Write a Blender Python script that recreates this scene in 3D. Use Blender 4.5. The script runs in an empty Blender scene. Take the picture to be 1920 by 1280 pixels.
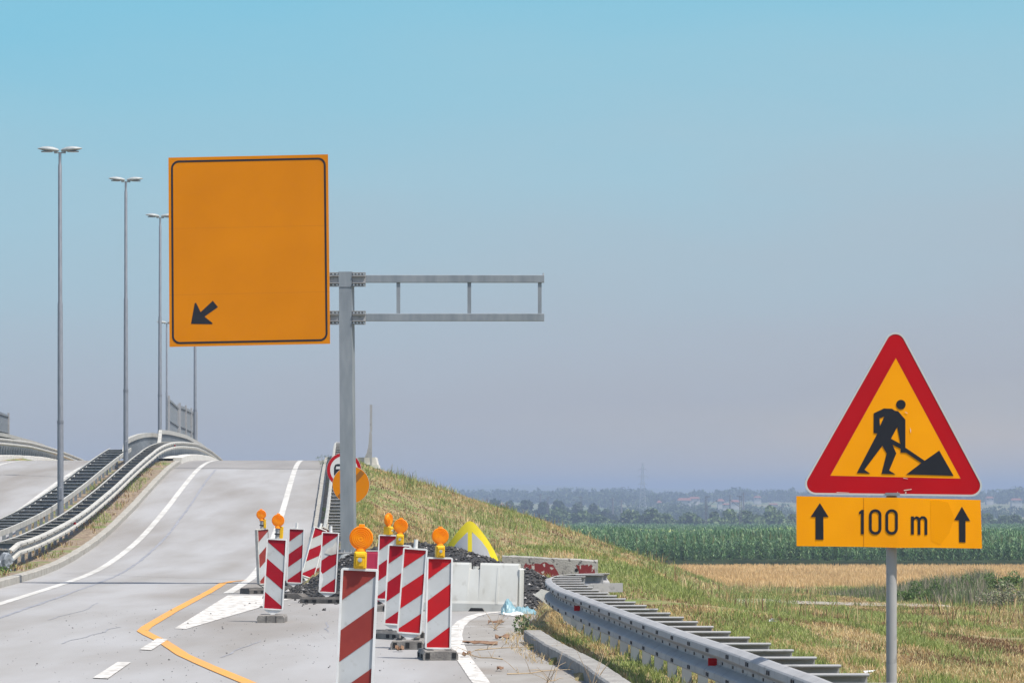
import bpy, math, random
import numpy as np
from mathutils import Vector, Matrix
from mathutils.geometry import tessellate_polygon
R = math.radians
random.seed(7); rng = np.random.default_rng(7)
scene = bpy.context.scene
col = scene.collection

# ------------------------------------------------------------------ camera, sky, sun
F = 7500.0          # focal length in pixels of a 1920 px wide picture
EYE = 1.8
cam = bpy.data.cameras.new('camera'); cam.sensor_width = 36.0; cam.lens = F/1920*36
cam.shift_y = 285/1920; cam.clip_start = 1; cam.clip_end = 30000
co = bpy.data.objects.new('camera', cam); col.objects.link(co)
co.location = (0, 0, EYE); co.rotation_euler = (R(90), 0, 0)
scene.camera = co
EXPO = 0.55
SUN = Vector((0.40, -0.27, 0.88)).normalized()
SKYS = 0.12
def lin(c):
    return tuple(((v/255)/12.92 if v/255 <= .04045 else (((v/255)+.055)/1.055)**2.4) for v in c)
scene.view_settings.view_transform = 'Standard'; scene.view_settings.look = 'None'
scene.view_settings.exposure = EXPO; scene.view_settings.gamma = 1
scene.view_settings.use_curve_mapping = False
w = bpy.data.worlds.new('World'); scene.world = w; w.use_nodes = True
nt = w.node_tree; nt.nodes.clear()
out = nt.nodes.new('ShaderNodeOutputWorld'); bg = nt.nodes.new('ShaderNodeBackground')
sky = nt.nodes.new('ShaderNodeTexSky'); sky.sky_type = 'NISHITA'; sky.sun_disc = False
sky.sun_elevation = math.asin(SUN.z); sky.sun_rotation = math.atan2(SUN.x, SUN.y)
sky.dust_density = 2.0; sky.air_density = 1.0
tc = nt.nodes.new('ShaderNodeTexCoord'); sep = nt.nodes.new('ShaderNodeSeparateXYZ')
nt.links.new(tc.outputs['Generated'], sep.inputs[0])
# slightly uneven air: low-frequency noise in the sky direction nudges the gradient
nz = nt.nodes.new('ShaderNodeTexNoise'); nz.inputs['Scale'].default_value = 9; nz.inputs['Detail'].default_value = 4
mpn = nt.nodes.new('ShaderNodeMapping'); mpn.inputs['Scale'].default_value = (1, 1, 3.5)
nt.links.new(tc.outputs['Generated'], mpn.inputs[0]); nt.links.new(mpn.outputs[0], nz.inputs['Vector'])
m1 = nt.nodes.new('ShaderNodeMath'); m1.operation = 'MULTIPLY_ADD'; m1.inputs[1].default_value = 0.035; m1.inputs[2].default_value = -0.0165
nt.links.new(nz.outputs['Fac'], m1.inputs[0])
mx_ = nt.nodes.new('ShaderNodeMath'); mx_.operation = 'MULTIPLY_ADD'; mx_.inputs[1].default_value = -0.10
nt.links.new(sep.outputs['X'], mx_.inputs[0]); nt.links.new(m1.outputs[0], mx_.inputs[2])
m2 = nt.nodes.new('ShaderNodeMath'); m2.operation = 'ADD'
nt.links.new(sep.outputs['Z'], m2.inputs[0]); nt.links.new(mx_.outputs[0], m2.inputs[1])
m3 = nt.nodes.new('ShaderNodeMapRange'); m3.inputs['From Min'].default_value = 0; m3.inputs['From Max'].default_value = 0.13
nt.links.new(m2.outputs[0], m3.inputs['Value'])
rp = nt.nodes.new('ShaderNodeValToRGB')
stops = [(0.0,(196,190,184)),(0.07,(184,185,187)),(0.15,(177,182,190)),(0.28,(176,187,198)),(0.45,(172,194,207)),(0.62,(164,200,216)),(0.8,(150,201,221)),(1.0,(134,199,224))]
el = rp.color_ramp.elements
el[0].position = 0; el[1].position = 1
for p, c in stops[1:-1]: el.new(p)
for e, (p, c) in zip(sorted(el, key=lambda e: e.position), stops):
    k = 2**(-EXPO); l = lin(c); e.position = p; e.color = (l[0]*k, l[1]*k, l[2]*k, 1)
nt.links.new(m3.outputs[0], rp.inputs[0])
sm = nt.nodes.new('ShaderNodeVectorMath'); sm.operation = 'SCALE'; sm.inputs['Scale'].default_value = SKYS
nt.links.new(sky.outputs[0], sm.inputs[0])
fr = nt.nodes.new('ShaderNodeMapRange'); fr.inputs['From Min'].default_value = 0.13; fr.inputs['From Max'].default_value = 0.35
nt.links.new(sep.outputs['Z'], fr.inputs['Value'])
mix = nt.nodes.new('ShaderNodeMix'); mix.data_type = 'RGBA'
nt.links.new(fr.outputs[0], mix.inputs['Factor']); nt.links.new(rp.outputs[0], mix.inputs['A']); nt.links.new(sm.outputs[0], mix.inputs['B'])
nt.links.new(mix.outputs['Result'], bg.inputs['Color']); bg.inputs['Strength'].default_value = 1.0
nt.links.new(bg.outputs[0], out.inputs[0])
sl = bpy.data.lights.new('sun', 'SUN'); sl.energy = 4.2; sl.angle = R(0.6); sl.color = (1, .95, .87)
so = bpy.data.objects.new('sun', sl); col.objects.link(so)
so.rotation_euler = SUN.to_track_quat('Z', 'Y').to_euler()

# ------------------------------------------------------------------ materials
def mat(name, c, rough=.6, metal=0., c2=None, nscale=4., detail=5, bump=0., bscale=60., lo=.35, hi=.65, sc=(1,1,1), attr=None, spec=.25, c3=None, n3=1., lo3=.5, hi3=.7, trans=0., emis=0.):
    m = bpy.data.materials.new(name); m.use_nodes = True
    t = m.node_tree; b = t.nodes['Principled BSDF']
    b.inputs['Roughness'].default_value = rough; b.inputs['Metallic'].default_value = metal
    b.inputs['Specular IOR Level'].default_value = spec
    b.inputs['Base Color'].default_value = (*c, 1)
    tcn = t.nodes.new('ShaderNodeTexCoord'); mp = t.nodes.new('ShaderNodeMapping'); mp.inputs['Scale'].default_value = sc
    t.links.new(tcn.outputs['Object'], mp.inputs[0])
    last = None
    if attr:
        a = t.nodes.new('ShaderNodeAttribute'); a.attribute_name = attr; last = a.outputs['Color']
    def layer(last, ca, cb, s, l, h):
        n = t.nodes.new('ShaderNodeTexNoise'); n.inputs['Scale'].default_value = s; n.inputs['Detail'].default_value = detail
        t.links.new(mp.outputs[0], n.inputs['Vector'])
        r = t.nodes.new('ShaderNodeMapRange'); r.inputs['From Min'].default_value = l; r.inputs['From Max'].default_value = h
        t.links.new(n.outputs['Fac'], r.inputs['Value'])
        x = t.nodes.new('ShaderNodeMix'); x.data_type = 'RGBA'
        t.links.new(r.outputs[0], x.inputs['Factor'])
        if last: t.links.new(last, x.inputs['A'])
        else: x.inputs['A'].default_value = (*ca, 1)
        x.inputs['B'].default_value = (*cb, 1)
        return x.outputs['Result']
    if c2: last = layer(last, c, c2, nscale, lo, hi)
    if c3: last = layer(last, c, c3, n3, lo3, hi3)
    if last: t.links.new(last, b.inputs['Base Color'])
    if bump:
        n = t.nodes.new('ShaderNodeTexNoise'); n.inputs['Scale'].default_value = bscale; n.inputs['Detail'].default_value = 4
        t.links.new(tcn.outputs['Object'], n.inputs['Vector'])
        bp = t.nodes.new('ShaderNodeBump'); bp.inputs['Strength'].default_value = bump; bp.inputs['Distance'].default_value = .02
        t.links.new(n.outputs['Fac'], bp.inputs['Height']); t.links.new(bp.outputs[0], b.inputs['Normal'])
    if trans:
        tr = t.nodes.new('ShaderNodeBsdfTranslucent'); ms = t.nodes.new('ShaderNodeMixShader'); ms.inputs[0].default_value = trans
        if last: t.links.new(last, tr.inputs['Color'])
        else: tr.inputs['Color'].default_value = (*c, 1)
        o = t.nodes['Material Output']; t.links.new(b.outputs[0], ms.inputs[1]); t.links.new(tr.outputs[0], ms.inputs[2]); t.links.new(ms.outputs[0], o.inputs[0])
    return m
M = {}
M['galv'] = mat('galvanised_steel', (.29,.29,.292), .7, .05, (.34,.34,.342), 2.5, 8, c3=(.19,.19,.19), n3=9, lo3=.58, hi3=.72, lo=.35, hi=.7)
M['galv_dark'] = mat('weathered_galvanised_steel', (.16,.18,.20), .6, .3, (.24,.26,.28), 10)
M['mast'] = mat('dull_grey_mast_steel', (.20,.225,.25), .55, .3, (.26,.285,.31), 2.2, 6, sc=(3,3,.7))
M['pole'] = mat('lamp_post_steel', (.17,.185,.21), .55, .3, (.21,.225,.25), 6, 5, sc=(3,3,.6))
M['rail_pale'] = mat('pale_rail_steel', (.43,.42,.385), .7, .05, (.33,.325,.30), 3, 8)
M['steel_bolt'] = mat('dark_bolt_steel', (.05,.05,.055), .5, .6)
M['bolt_light'] = mat('bright_bolt_steel', (.6,.6,.6), .35, .8)
M['rust'] = mat('rusty_steel', (.10,.04,.025), .8, .2, (.18,.08,.04), 20)
M['lamp_body'] = mat('lamp_housing_grey', (.36,.38,.38), .5, .1, (.28,.30,.30), 8)
M['lamp_glass'] = mat('lamp_glass', (.16,.18,.2), .15)
M['asphalt'] = mat('pale_worn_asphalt', (.305,.302,.302), .85, 0, (.252,.243,.232), .8, 8, bump=.25, bscale=45, sc=(1,.14,1), lo=.38, hi=.66, c3=(.19,.172,.152), n3=.33, lo3=.47, hi3=.72)
M['deck'] = mat('brown_grey_deck_asphalt', (.245,.235,.225), .85, 0, (.205,.196,.188), .7, 8, bump=.25, sc=(1,.2,1))
M['exit_asphalt'] = mat('dusty_exit_asphalt', (.29,.28,.265), .9, 0, (.235,.22,.2), 1.6, 8, bump=.3, bscale=50, sc=(1,.35,1), c3=(.20,.175,.15), n3=1.1, lo3=.55, hi3=.75)
M['paint'] = mat('worn_white_road_paint', (.50,.49,.465), .8, 0, (.39,.38,.355), 3, 8, lo=.42, hi=.65, sc=(1,.3,1), bump=.1)
M['paint_scuffed'] = mat('scuffed_white_road_paint', (.54,.52,.49), .8, 0, (.36,.345,.32), 5, 9, lo=.44, hi=.62, sc=(1.5,.5,1), bump=.15)
M['orange_paint'] = mat('orange_road_paint', (.60,.28,.055), .8, 0, (.50,.26,.09), 3, 7, sc=(1,.3,1))
M['crack'] = mat('crack_sealant', (.20,.205,.225), .7, 0, (.27,.27,.29), 6, 6, sc=(1,.3,1))
M['joint'] = mat('joint_sealant', (.13,.13,.14), .7)
M['kerb'] = mat('kerb_concrete', (.36,.345,.31), .9, 0, (.27,.255,.225), 5, 8, bump=.5, bscale=40)
M['kerb_grey'] = mat('grey_kerb_concrete', (.30,.295,.28), .9, 0, (.22,.21,.20), 4, 8, bump=.5, bscale=40)
M['concrete'] = mat('rough_concrete', (.33,.32,.295), .9, 0, (.25,.24,.22), 3, 9, bump=.6, bscale=30, c3=(.10,.095,.09), n3=14, lo3=.58, hi3=.66)
M['pale_concrete'] = mat('pale_concrete', (.60,.59,.55), .9, 0, (.48,.46,.42), 4, 8, bump=.3)
M['footing'] = mat('footing_concrete', (.36,.38,.39), .85, 0, (.29,.305,.31), 4, 7, bump=.4)
M['red_chip'] = mat('flaking_dark_red_paint', (.17,.022,.022), .75, 0, (.42,.40,.36), 9, 10, lo=.575, hi=.63, sc=(1.6,1,1))
M['white_plastic'] = mat('scuffed_white_plastic', (.52,.525,.50), .6, 0, (.44,.435,.40), 2.2, 9, lo=.4, hi=.7, sc=(1.4,1.4,.9), c3=(.33,.315,.28), n3=5, lo3=.61, hi3=.78)
M['frame_plastic'] = mat('panel_frame_plastic', (.72,.72,.71), .45, 0, (.60,.60,.58), 7)
M['dirty_plastic'] = mat('dirty_panel_plastic', (.42,.40,.36), .6, 0, (.55,.54,.5), 9)
M['reflect_white'] = mat('retroreflective_white', (.47,.485,.49), .45, 0, (.40,.41,.41), 3.5, 7, c3=(.29,.28,.26), n3=8, lo3=.60, hi3=.72)
M['red_bright'] = mat('bright_red_sheeting', (.44,.010,.014), .5, 0, (.36,.012,.016), 5, spec=.1)
M['red_crimson'] = mat('crimson_sheeting', (.33,.006,.016), .5, 0, (.27,.006,.014), 5, spec=.1)
M['red_faded'] = mat('faded_brick_red_sheeting', (.27,.045,.035), .5, 0, (.21,.032,.028), 3, 7, c3=(.34,.07,.05), n3=6, lo3=.6, hi3=.75, spec=.1)
M['red_plastic'] = mat('magenta_red_plastic', (.36,.02,.06), .45, 0, (.30,.016,.045), 4)
M['amber'] = mat('amber_lens', (1.0,.47,.004), .3, 0, (1.0,.40,.003), 12, spec=.4, trans=.5)
M['amber_dark'] = mat('amber_lens_rim', (.95,.32,.002), .4, 0, trans=.3)
M['yellow_box'] = mat('yellow_battery_box', (.72,.42,.01), .4, 0, (.62,.35,.01), 8)
M['foot'] = mat('recycled_rubber_foot', (.24,.225,.205), .85, 0, (.15,.14,.13), 9, 8, bump=.5, bscale=60)
M['foot_dark'] = mat('dark_rubber_foot', (.075,.07,.065), .85, 0, (.13,.12,.11), 9, 8, bump=.5, bscale=60)
M['hole'] = mat('foot_recess', (.02,.02,.02), .9)
M['sign_orange'] = mat('orange_sign_sheeting', (.62,.205,.0), .9, 0, (.55,.178,.0), .7, 4, lo=.3, hi=.7, spec=.0)
M['sign_amber'] = mat('amber_sign_sheeting', (.85,.33,.0), .5, 0, (.78,.29,.0), 2, 4, spec=.1)
M['sign_black'] = mat('sign_black', (.018,.020,.026), .6, spec=.1)
M['sign_red'] = mat('sign_red', (.42,.005,.010), .5, 0, (.37,.005,.010), 2, spec=.1)
M['sign_rim'] = mat('sign_rim_aluminium', (.55,.55,.54), .4, .3)
M['sign_white'] = mat('sign_white', (.6,.6,.59), .5)
M['sign_brown'] = mat('faded_brown_bar', (.26,.10,.008), .5)
M['nose_yellow'] = mat('yellow_marker_sheeting', (.82,.66,.03), .45, 0, (.74,.60,.03), 3)
M['nose_grey'] = mat('silver_marker_sheeting', (.46,.47,.50), .45, 0, (.40,.41,.44), 3)
M['soil'] = mat('dry_verge_soil', (.27,.215,.155), .95, 0, (.13,.095,.065), 7, 10, bump=.8, bscale=12, lo=.42, hi=.6, c3=(.13,.17,.05), n3=.6, lo3=.55, hi3=.65)
M['gravel'] = mat('dark_asphalt_rubble', (.05,.047,.047), .8, 0, attr='Col')
M['leaf'] = mat('leaves', (.08,.12,.03), .55, 0, attr='Col', trans=.25, spec=.3)
M['corn'] = mat('corn_leaves', (.05,.1,.03), .5, 0, attr='Col', trans=.2, spec=.35)
M['grassm'] = mat('grass_blades', (.2,.2,.05), .7, 0, attr='Col', trans=.3, spec=.2)
M['bark'] = mat('bark', (.10,.08,.06), .9, 0, (.06,.05,.04), 5)
M['bag'] = mat('pale_blue_plastic_bag', (.17,.32,.37), .35, 0, (.30,.45,.50), 12, trans=.2)
M['twig'] = mat('dry_twig', (.42,.33,.22), .9, 0, (.3,.22,.14), 9)
M['scrap'] = mat('brown_scrap', (.13,.07,.04), .85, 0, (.22,.14,.09), 15)
M['litter'] = mat('white_litter', (.66,.66,.64), .6)
M['far_metal'] = mat('distant_mast_steel', (.13,.12,.12), .7, .1)
M['far_pale'] = mat('distant_pylon_steel', (.34,.36,.38), .7, .1)
M['wall_w'] = mat('house_wall_render', (.42,.41,.385), .9, 0, (.5,.48,.45), .5)
M['roof_r'] = mat('house_roof_tiles', (.24,.10,.075), .9, 0, (.19,.085,.065), 1)
M['path'] = mat('pale_gravel_path', (.33,.31,.27), .95, 0, (.26,.23,.18), 3)
# ground: grass soil, stubble, field soil and far farmland by where they lie
def ground_mat():
    m = bpy.data.materials.new('ground_soil'); m.use_nodes = True; t = m.node_tree; b = t.nodes['Principled BSDF']
    b.inputs['Roughness'].default_value = .95; b.inputs['Specular IOR Level'].default_value = .1
    tcn = t.nodes.new('ShaderNodeTexCoord'); s = t.nodes.new('ShaderNodeSeparateXYZ'); t.links.new(tcn.outputs['Object'], s.inputs[0])
    def noise(sx, sy, sc, lo, hi, det=8):
        mp = t.nodes.new('ShaderNodeMapping'); mp.inputs['Scale'].default_value = (sx, sy, 1); t.links.new(tcn.outputs['Object'], mp.inputs[0])
        n = t.nodes.new('ShaderNodeTexNoise'); n.inputs['Scale'].default_value = sc; n.inputs['Detail'].default_value = det; t.links.new(mp.outputs[0], n.inputs['Vector'])
        r = t.nodes.new('ShaderNodeMapRange'); r.inputs['From Min'].default_value = lo; r.inputs['From Max'].default_value = hi; t.links.new(n.outputs['Fac'], r.inputs['Value'])
        return r.outputs[0]
    def mixc(f, a, bb):
        x = t.nodes.new('ShaderNodeMix'); x.data_type = 'RGBA'; t.links.new(f, x.inputs['Factor'])
        for k, v in (('A', a), ('B', bb)):
            if isinstance(v, tuple): x.inputs[k].default_value = (*v, 1)
            else: t.links.new(v, x.inputs[k])
        return x.outputs['Result']
    def step(lo, hi):
        r = t.nodes.new('ShaderNodeMapRange'); r.inputs['From Min'].default_value = lo; r.inputs['From Max'].default_value = hi; t.links.new(s.outputs['Y'], r.inputs['Value']); return r.outputs[0]
    g = mixc(noise(1, .4, 1.2, .4, .6), (.26,.20,.11), (.13,.16,.05))
    g = mixc(noise(1, .4, 3, .56, .66), g, (.15,.09,.05))
    wh = mixc(noise(.4, .06, 1.5, .35, .65), (.50,.34,.15), (.40,.26,.11))
    cn = mixc(noise(.3, .05, 1, .4, .6), (.035,.055,.022), (.06,.085,.03))
    fa = mixc(noise(.004, .003, 1, .45, .55, 3), (.10,.14,.06), (.20,.19,.10))
    c = mixc(step(203, 207), g, wh); c = mixc(step(311.5, 312.5), c, cn); c = mixc(step(1060, 1090), c, fa)
    t.links.new(c, b.inputs['Base Color'])
    return m
M['ground'] = ground_mat()

# ------------------------------------------------------------------ helpers
def tag(o, label=None, cat=None, group=None, kind=None):
    if label: o['label'] = label
    if cat: o['category'] = cat
    if group: o['group'] = group
    if kind: o['kind'] = kind
    return o
def thing(name, loc, label, cat, group=None, rot=(0,0,0)):
    o = bpy.data.objects.new(name, None); col.objects.link(o); o.location = loc; o.rotation_euler = rot
    o.empty_display_size = .2
    return tag(o, label, cat, group)
def link_mesh(name, me, mats, parent=None, world=True):
    for m in mats: me.materials.append(m)
    o = bpy.data.objects.new(name, me); col.objects.link(o)
    if parent is not None:
        o.parent = parent
        if world:                      # mesh was written in world coordinates
            p = parent; off = Vector((0,0,0))
            while p is not None: off += Vector(p.location); p = p.parent
            me.transform(Matrix.Translation(-off))
    return o
class MB:
    def __init__(s): s.v = []; s.f = []; s.m = []; s.sm = []
    def add(s, vs, fs, mi=0, smooth=False):
        b = len(s.v); s.v += [tuple(p) for p in vs]
        for f in fs: s.f.append(tuple(b+i for i in f)); s.m.append(mi); s.sm.append(smooth)
    def box(s, c, d, mi=0, rz=0, mtx=None, bev=0):
        x, y, z = (d[0]/2, d[1]/2, d[2]/2)
        if bev:
            b = min(bev, x*.9, y*.9, z*.9)
            vs = []; idx = {}
            import itertools
            for sx in (-1,1):
                for sy in (-1,1):
                    for sz in (-1,1):
                        for a in range(3):
                            p = [sx*(x-b), sy*(y-b), sz*(z-b)]; p[a] = (sx*x, sy*y, sz*z)[a]
                            idx[(sx,sy,sz,a)] = len(vs); vs.append(p)
            fs = []
            for a in range(3):
                o = [i for i in range(3) if i != a]
                for sg in (-1,1):
                    q = []
                    for (u, v_) in ((-1,-1),(1,-1),(1,1),(-1,1)):
                        k = [0,0,0]; k[a] = sg; k[o[0]] = u; k[o[1]] = v_; q.append(idx[(*k, a)])
                    fs.append(q)
            for a in range(3):
                o = [i for i in range(3) if i != a]
                for u in (-1,1):
                    for v_ in (-1,1):
                        k1 = [0,0,0]; k1[a] = -1; k1[o[0]] = u; k1[o[1]] = v_; k2 = list(k1); k2[a] = 1
                        fs.append([idx[(*k1,o[0])], idx[(*k2,o[0])], idx[(*k2,o[1])], idx[(*k1,o[1])]])
            for sx in (-1,1):
                for sy in (-1,1):
                    for sz in (-1,1): fs.append([idx[(sx,sy,sz,0)], idx[(sx,sy,sz,1)], idx[(sx,sy,sz,2)]])
        else:
            vs = [(-x,-y,-z),(x,-y,-z),(x,y,-z),(-x,y,-z),(-x,-y,z),(x,-y,z),(x,y,z),(-x,y,z)]
            fs = [(0,3,2,1),(4,5,6,7),(0,1,5,4),(1,2,6,5),(2,3,7,6),(3,0,4,7)]
        mt = mtx if mtx is not None else Matrix.Rotation(rz, 3, 'Z')
        s.add([Vector(c) + mt @ Vector(p) for p in vs], fs, mi)
    def bar(s, p0, p1, w_, h_, mi=0):       # box between two points
        p0 = Vector(p0); p1 = Vector(p1); d = p1-p0; L = d.length
        q = d.to_track_quat('Y', 'Z').to_matrix()
        s.box((p0+p1)/2, (w_, L, h_), mi, mtx=q)
    def tube(s, pts, r, n=10, mi=0, cap=True):
        pts = [Vector(p) for p in pts]; rs = r if isinstance(r, (list, tuple)) else [r]*len(pts)
        vs = []; fs = []
        for i, p in enumerate(pts):
            d = (pts[min(i+1, len(pts)-1)] - pts[max(i-1, 0)]).normalized()
            q = d.to_track_quat('Z', 'Y').to_matrix()
            for k in range(n):
                a = 2*math.pi*k/n; vs.append(p + q @ Vector((math.cos(a)*rs[i], math.sin(a)*rs[i], 0)))
        for i in range(len(pts)-1):
            for k in range(n): fs.append((i*n+k, i*n+(k+1)%n, (i+1)*n+(k+1)%n, (i+1)*n+k))
        s.add(vs, fs, mi, True)
        if cap:
            s.add(vs[:n], [tuple(reversed(range(n)))], mi); s.add(vs[-n:], [tuple(range(n))], mi)
    def prism(s, polys, y0, y1, mi=0, side=None):   # polygon(s in xz, later ones holes), front at y0 (towards -y), back at y1
        if not isinstance(polys[0][0], (tuple, list)): polys = [polys]
        flat = [p for pl in polys for p in pl]; n = len(flat)
        tris = tessellate_polygon([[Vector((p[0], p[1], 0)) for p in pl] for pl in polys])
        vs = [(p[0], y0, p[1]) for p in flat] + [(p[0], y1, p[1]) for p in flat]
        s.add(vs, [t for t in tris] , mi)
        s.add(vs, [tuple(n+i for i in reversed(t)) for t in tris], mi if side is None else side)
        b = 0
        for pl in polys:
            k = len(pl); s.add(vs, [(b+i, b+(i+1) % k, n+b+(i+1) % k, n+b+i) for i in range(k)], mi if side is None else side); b += k
    def sweep(s, path, prof, mi=0, smooth=False, closed=True):  # prof = (n, z): n to the right of travel, z up
        P = [Vector(p) for p in path]; k = len(prof); vs = []; fs = []
        for i, p in enumerate(P):
            d = P[min(i+1, len(P)-1)] - P[max(i-1, 0)]; d.z = 0; d.normalize(); nn = Vector((d.y, -d.x, 0))
            for (a, z) in prof: vs.append(p + nn*a + Vector((0,0,z)))
        for i in range(len(P)-1):
            for j in range(k if closed else k-1):
                j2 = (j+1) % k; fs.append((i*k+j, i*k+j2, (i+1)*k+j2, (i+1)*k+j))
        s.add(vs, fs, mi, smooth)
        if closed:
            s.add(vs[:k], [tuple(range(k))], mi); s.add(vs[-k:], [tuple(reversed(range(k)))], mi)
    def disc(s, c, r, y0, y1, mi=0, n=40, side=None): s.prism([(c[0]+r*math.cos(2*math.pi*i/n), c[1]+r*math.sin(2*math.pi*i/n)) for i in range(n)], y0, y1, mi, side)
    def build(s, name, mats, parent=None, world=True, smooth=None):
        me = bpy.data.meshes.new(name); me.from_pydata(s.v, [], s.f)
        me.polygons.foreach_set('material_index', s.m)
        me.polygons.foreach_set('use_smooth', s.sm if smooth is None else [smooth]*len(s.f)); me.update()
        if not isinstance(mats, (list, tuple)): mats = [mats]
        return link_mesh(name, me, mats, parent, world)
def np_mesh(name, verts, faces, mats, cols=None, parent=None, world=True, smooth=False):
    me = bpy.data.meshes.new(name); verts = np.asarray(verts, np.float32); faces = np.asarray(faces, np.int32)
    me.vertices.add(len(verts)); me.vertices.foreach_set('co', verts.ravel())
    nf, k = faces.shape
    me.loops.add(nf*k); me.loops.foreach_set('vertex_index', faces.ravel())
    me.polygons.add(nf); me.polygons.foreach_set('loop_start', np.arange(nf, dtype=np.int32)*k)
    me.polygons.foreach_set('use_smooth', np.full(nf, smooth))
    if cols is not None:
        a = me.color_attributes.new('Col', 'FLOAT_COLOR', 'POINT')
        a.data.foreach_set('color', np.c_[np.asarray(cols, np.float32), np.ones(len(verts), np.float32)].ravel())
    me.update(calc_edges=True)
    return link_mesh(name, me, mats, parent, world)
def _hash(i, j, s): 
    h = np.sin(i*127.1 + j*311.7 + s*74.7)*43758.5453
    return h - np.floor(h)
def vnoise(x, y, s=0):
    xi = np.floor(x); yi = np.floor(y); xf = x-xi; yf = y-yi
    u = xf*xf*(3-2*xf); v = yf*yf*(3-2*yf)
    return (_hash(xi,yi,s)*(1-u)*(1-v) + _hash(xi+1,yi,s)*u*(1-v) + _hash(xi,yi+1,s)*(1-u)*v + _hash(xi+1,yi+1,s)*u*v)
def fbm(x, y, s=0, o=4):
    t = 0; a = .5; n = 0
    for k in range(o): t = t + a*vnoise(x*2**k, y*2**k, s+k*3); n += a; a *= .5
    return t/n

# ------------------------------------------------------------------ lie of the land
RY = [0, 78, 86, 93, 100, 106, 112, 118, 125, 132, 139, 145, 150, 155, 160, 167, 175, 190, 208, 227, 260, 300, 340]
RZ = [0, 0, .02, .10, .28, .47, .72, 1.02, 1.38, 1.79, 2.18, 2.50, 2.74, 2.92, 3.06, 3.18, 3.25, 3.30, 3.14, 2.80, 1.7, 0.2, -1.2]
_ys = np.arange(0, 341, .5); _zs = np.interp(_ys, RY, RZ); _k = np.ones(13)/13
_zs = np.convolve(np.pad(_zs, 6, 'edge'), _k, 'valid')
def zr(y): return np.interp(y, _ys, _zs)
def xl(y): return -9.07 - .040*(np.asarray(y)-83)
KY = [8, 14, 20, 28, 34.9, 39.3, 44, 48.5]; KX = [2.3, 2.05, 1.75, 1.25, .86, .68, .38, .16]
def xright(y):         # right edge of the pavement
    y = np.asarray(y, float)
    return np.where(y < 48.5, np.interp(y, KY, KX), np.where(y < 84, np.interp(y, [48.5, 54, 62.5, 64, 67, 72, 84], [.16, .30, .45, -1.2, -2.6, -3.7, -4.46]), xl(y)+4.65))
PY = [0, 40, 60, 80, 100, 130, 150, 200, 312, 600, 1050, 1400, 2000, 2600, 3200, 3800, 5000, 6200, 7000, 9000]
PZ = [-.3, -.25, -.5, -.85, -1.15, -1.75, -2.2, -3.0, -4.0, -5.9, -8.7, -10, -9.5, -5, -4, -8, -8, 0, 9, 9]
def H(x, y):
    x = np.asarray(x, float); y = np.asarray(y, float)
    pl = np.interp(y, PY, PZ) + np.where(y < 330, .10*(fbm(x*.5, y*.14, 3)-.5), 0)
    pl = pl + np.where((y > 60) & (y < 170), .35*np.exp(-((x-7)/3.5)**2-((y-122)/10.)**2) + .55*np.exp(-((x-16)/4.0)**2-((y-128)/9.)**2), 0)
    pl = pl + np.where(y > 5500, 8*np.exp(-((x+10)/190.)**2) + 3.0*(fbm(x*.004, y*.0005, 8)-.5), 0)
    off = x - xl(y)
    zz = zr(np.clip(y, 0, 339))
    # embankment right of the ramp
    xe = xl(y) + 6.1
    emb = zz + .10 - np.interp(x-xe, [-.6,-.4,0,.8,2.24,4.35,5.4,7.5,9.6,40],[.16,.0,.18,.55,1.05,1.68,2.04,2.62,3.4,14.2]) + .16*(fbm(x*.45, y*.12, 11)-.5)*np.clip((x-xe), 0, 1)
    # gore mound behind the blocks
    mound = .02 + .62*np.exp(-((x-.6)/2.6)**2 - ((y-84)/9.5)**2) + .30*np.exp(-((x+3.2)/1.4)**2 - ((y-82)/7.)**2)
    right = np.where(y > 64, np.maximum(np.maximum(emb, pl), np.where(y < 112, pl + (mound-pl)*np.clip((112-y)/22, 0, 1)*np.exp(-(np.maximum(x-2.2,0)/2.2)**2), -99)), -99)
    sh = .10 - np.maximum(x - xright(y) - 2.2, 0)/9.0 + .05*(fbm(x*.8, y*.3, 5)-.5)
    right = np.where(y <= 64, np.maximum(sh, pl), np.maximum(right, np.where(y < 80, np.maximum(sh, pl), -99)))
    # left of the ramp: verge, other carriageway, far bank
    left = np.where(off < -1.3, zz - .06, zz - .12)
    left = np.where(off < -3.45, zz - .08, left)
    left = np.where(off < -8.75, zz + .12, left)
    left = np.maximum(np.where(off < -11, zz + .12 - (-11-off)/2.5, left), np.where(off < -11, pl, -99))
    z = np.where(off < -.95, left, np.where(x > xright(y), right, zz - .10))
    z = np.where(y > 300, pl, z)
    # beyond the bridge the land is low again (the ramp there is a bridge over the railway)
    return z
gx = np.r_[np.arange(-3000, -400, 130), np.arange(-400, -60, 20), np.arange(-60, -32, 4), np.arange(-32, -16, .8), np.arange(-16, 9, .22), np.arange(9, 34, .7), np.arange(34, 120, 6), np.arange(120, 400, 20), np.arange(400, 3000, 130)]
gy = np.r_[np.arange(-30, 18, 4), np.arange(18, 100, .45), np.arange(100, 170, .7), np.arange(170, 320, 2), np.arange(320, 1100, 20), np.arange(1100, 9001, 100)]
XX, YY = np.meshgrid(gx, gy); ZZ = H(XX, YY)
nx, ny = len(gx), len(gy); ii = (np.arange(ny-1)[:, None]*nx + np.arange(nx-1)[None]).ravel()
tag(np_mesh('ground', np.c_[XX.ravel(), YY.ravel(), ZZ.ravel()], np.c_[ii, ii+1, ii+1+nx, ii+nx], [M['ground']], smooth=True), 'dry grassy ground of embankment, fields and far farmland', kind='structure')

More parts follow.
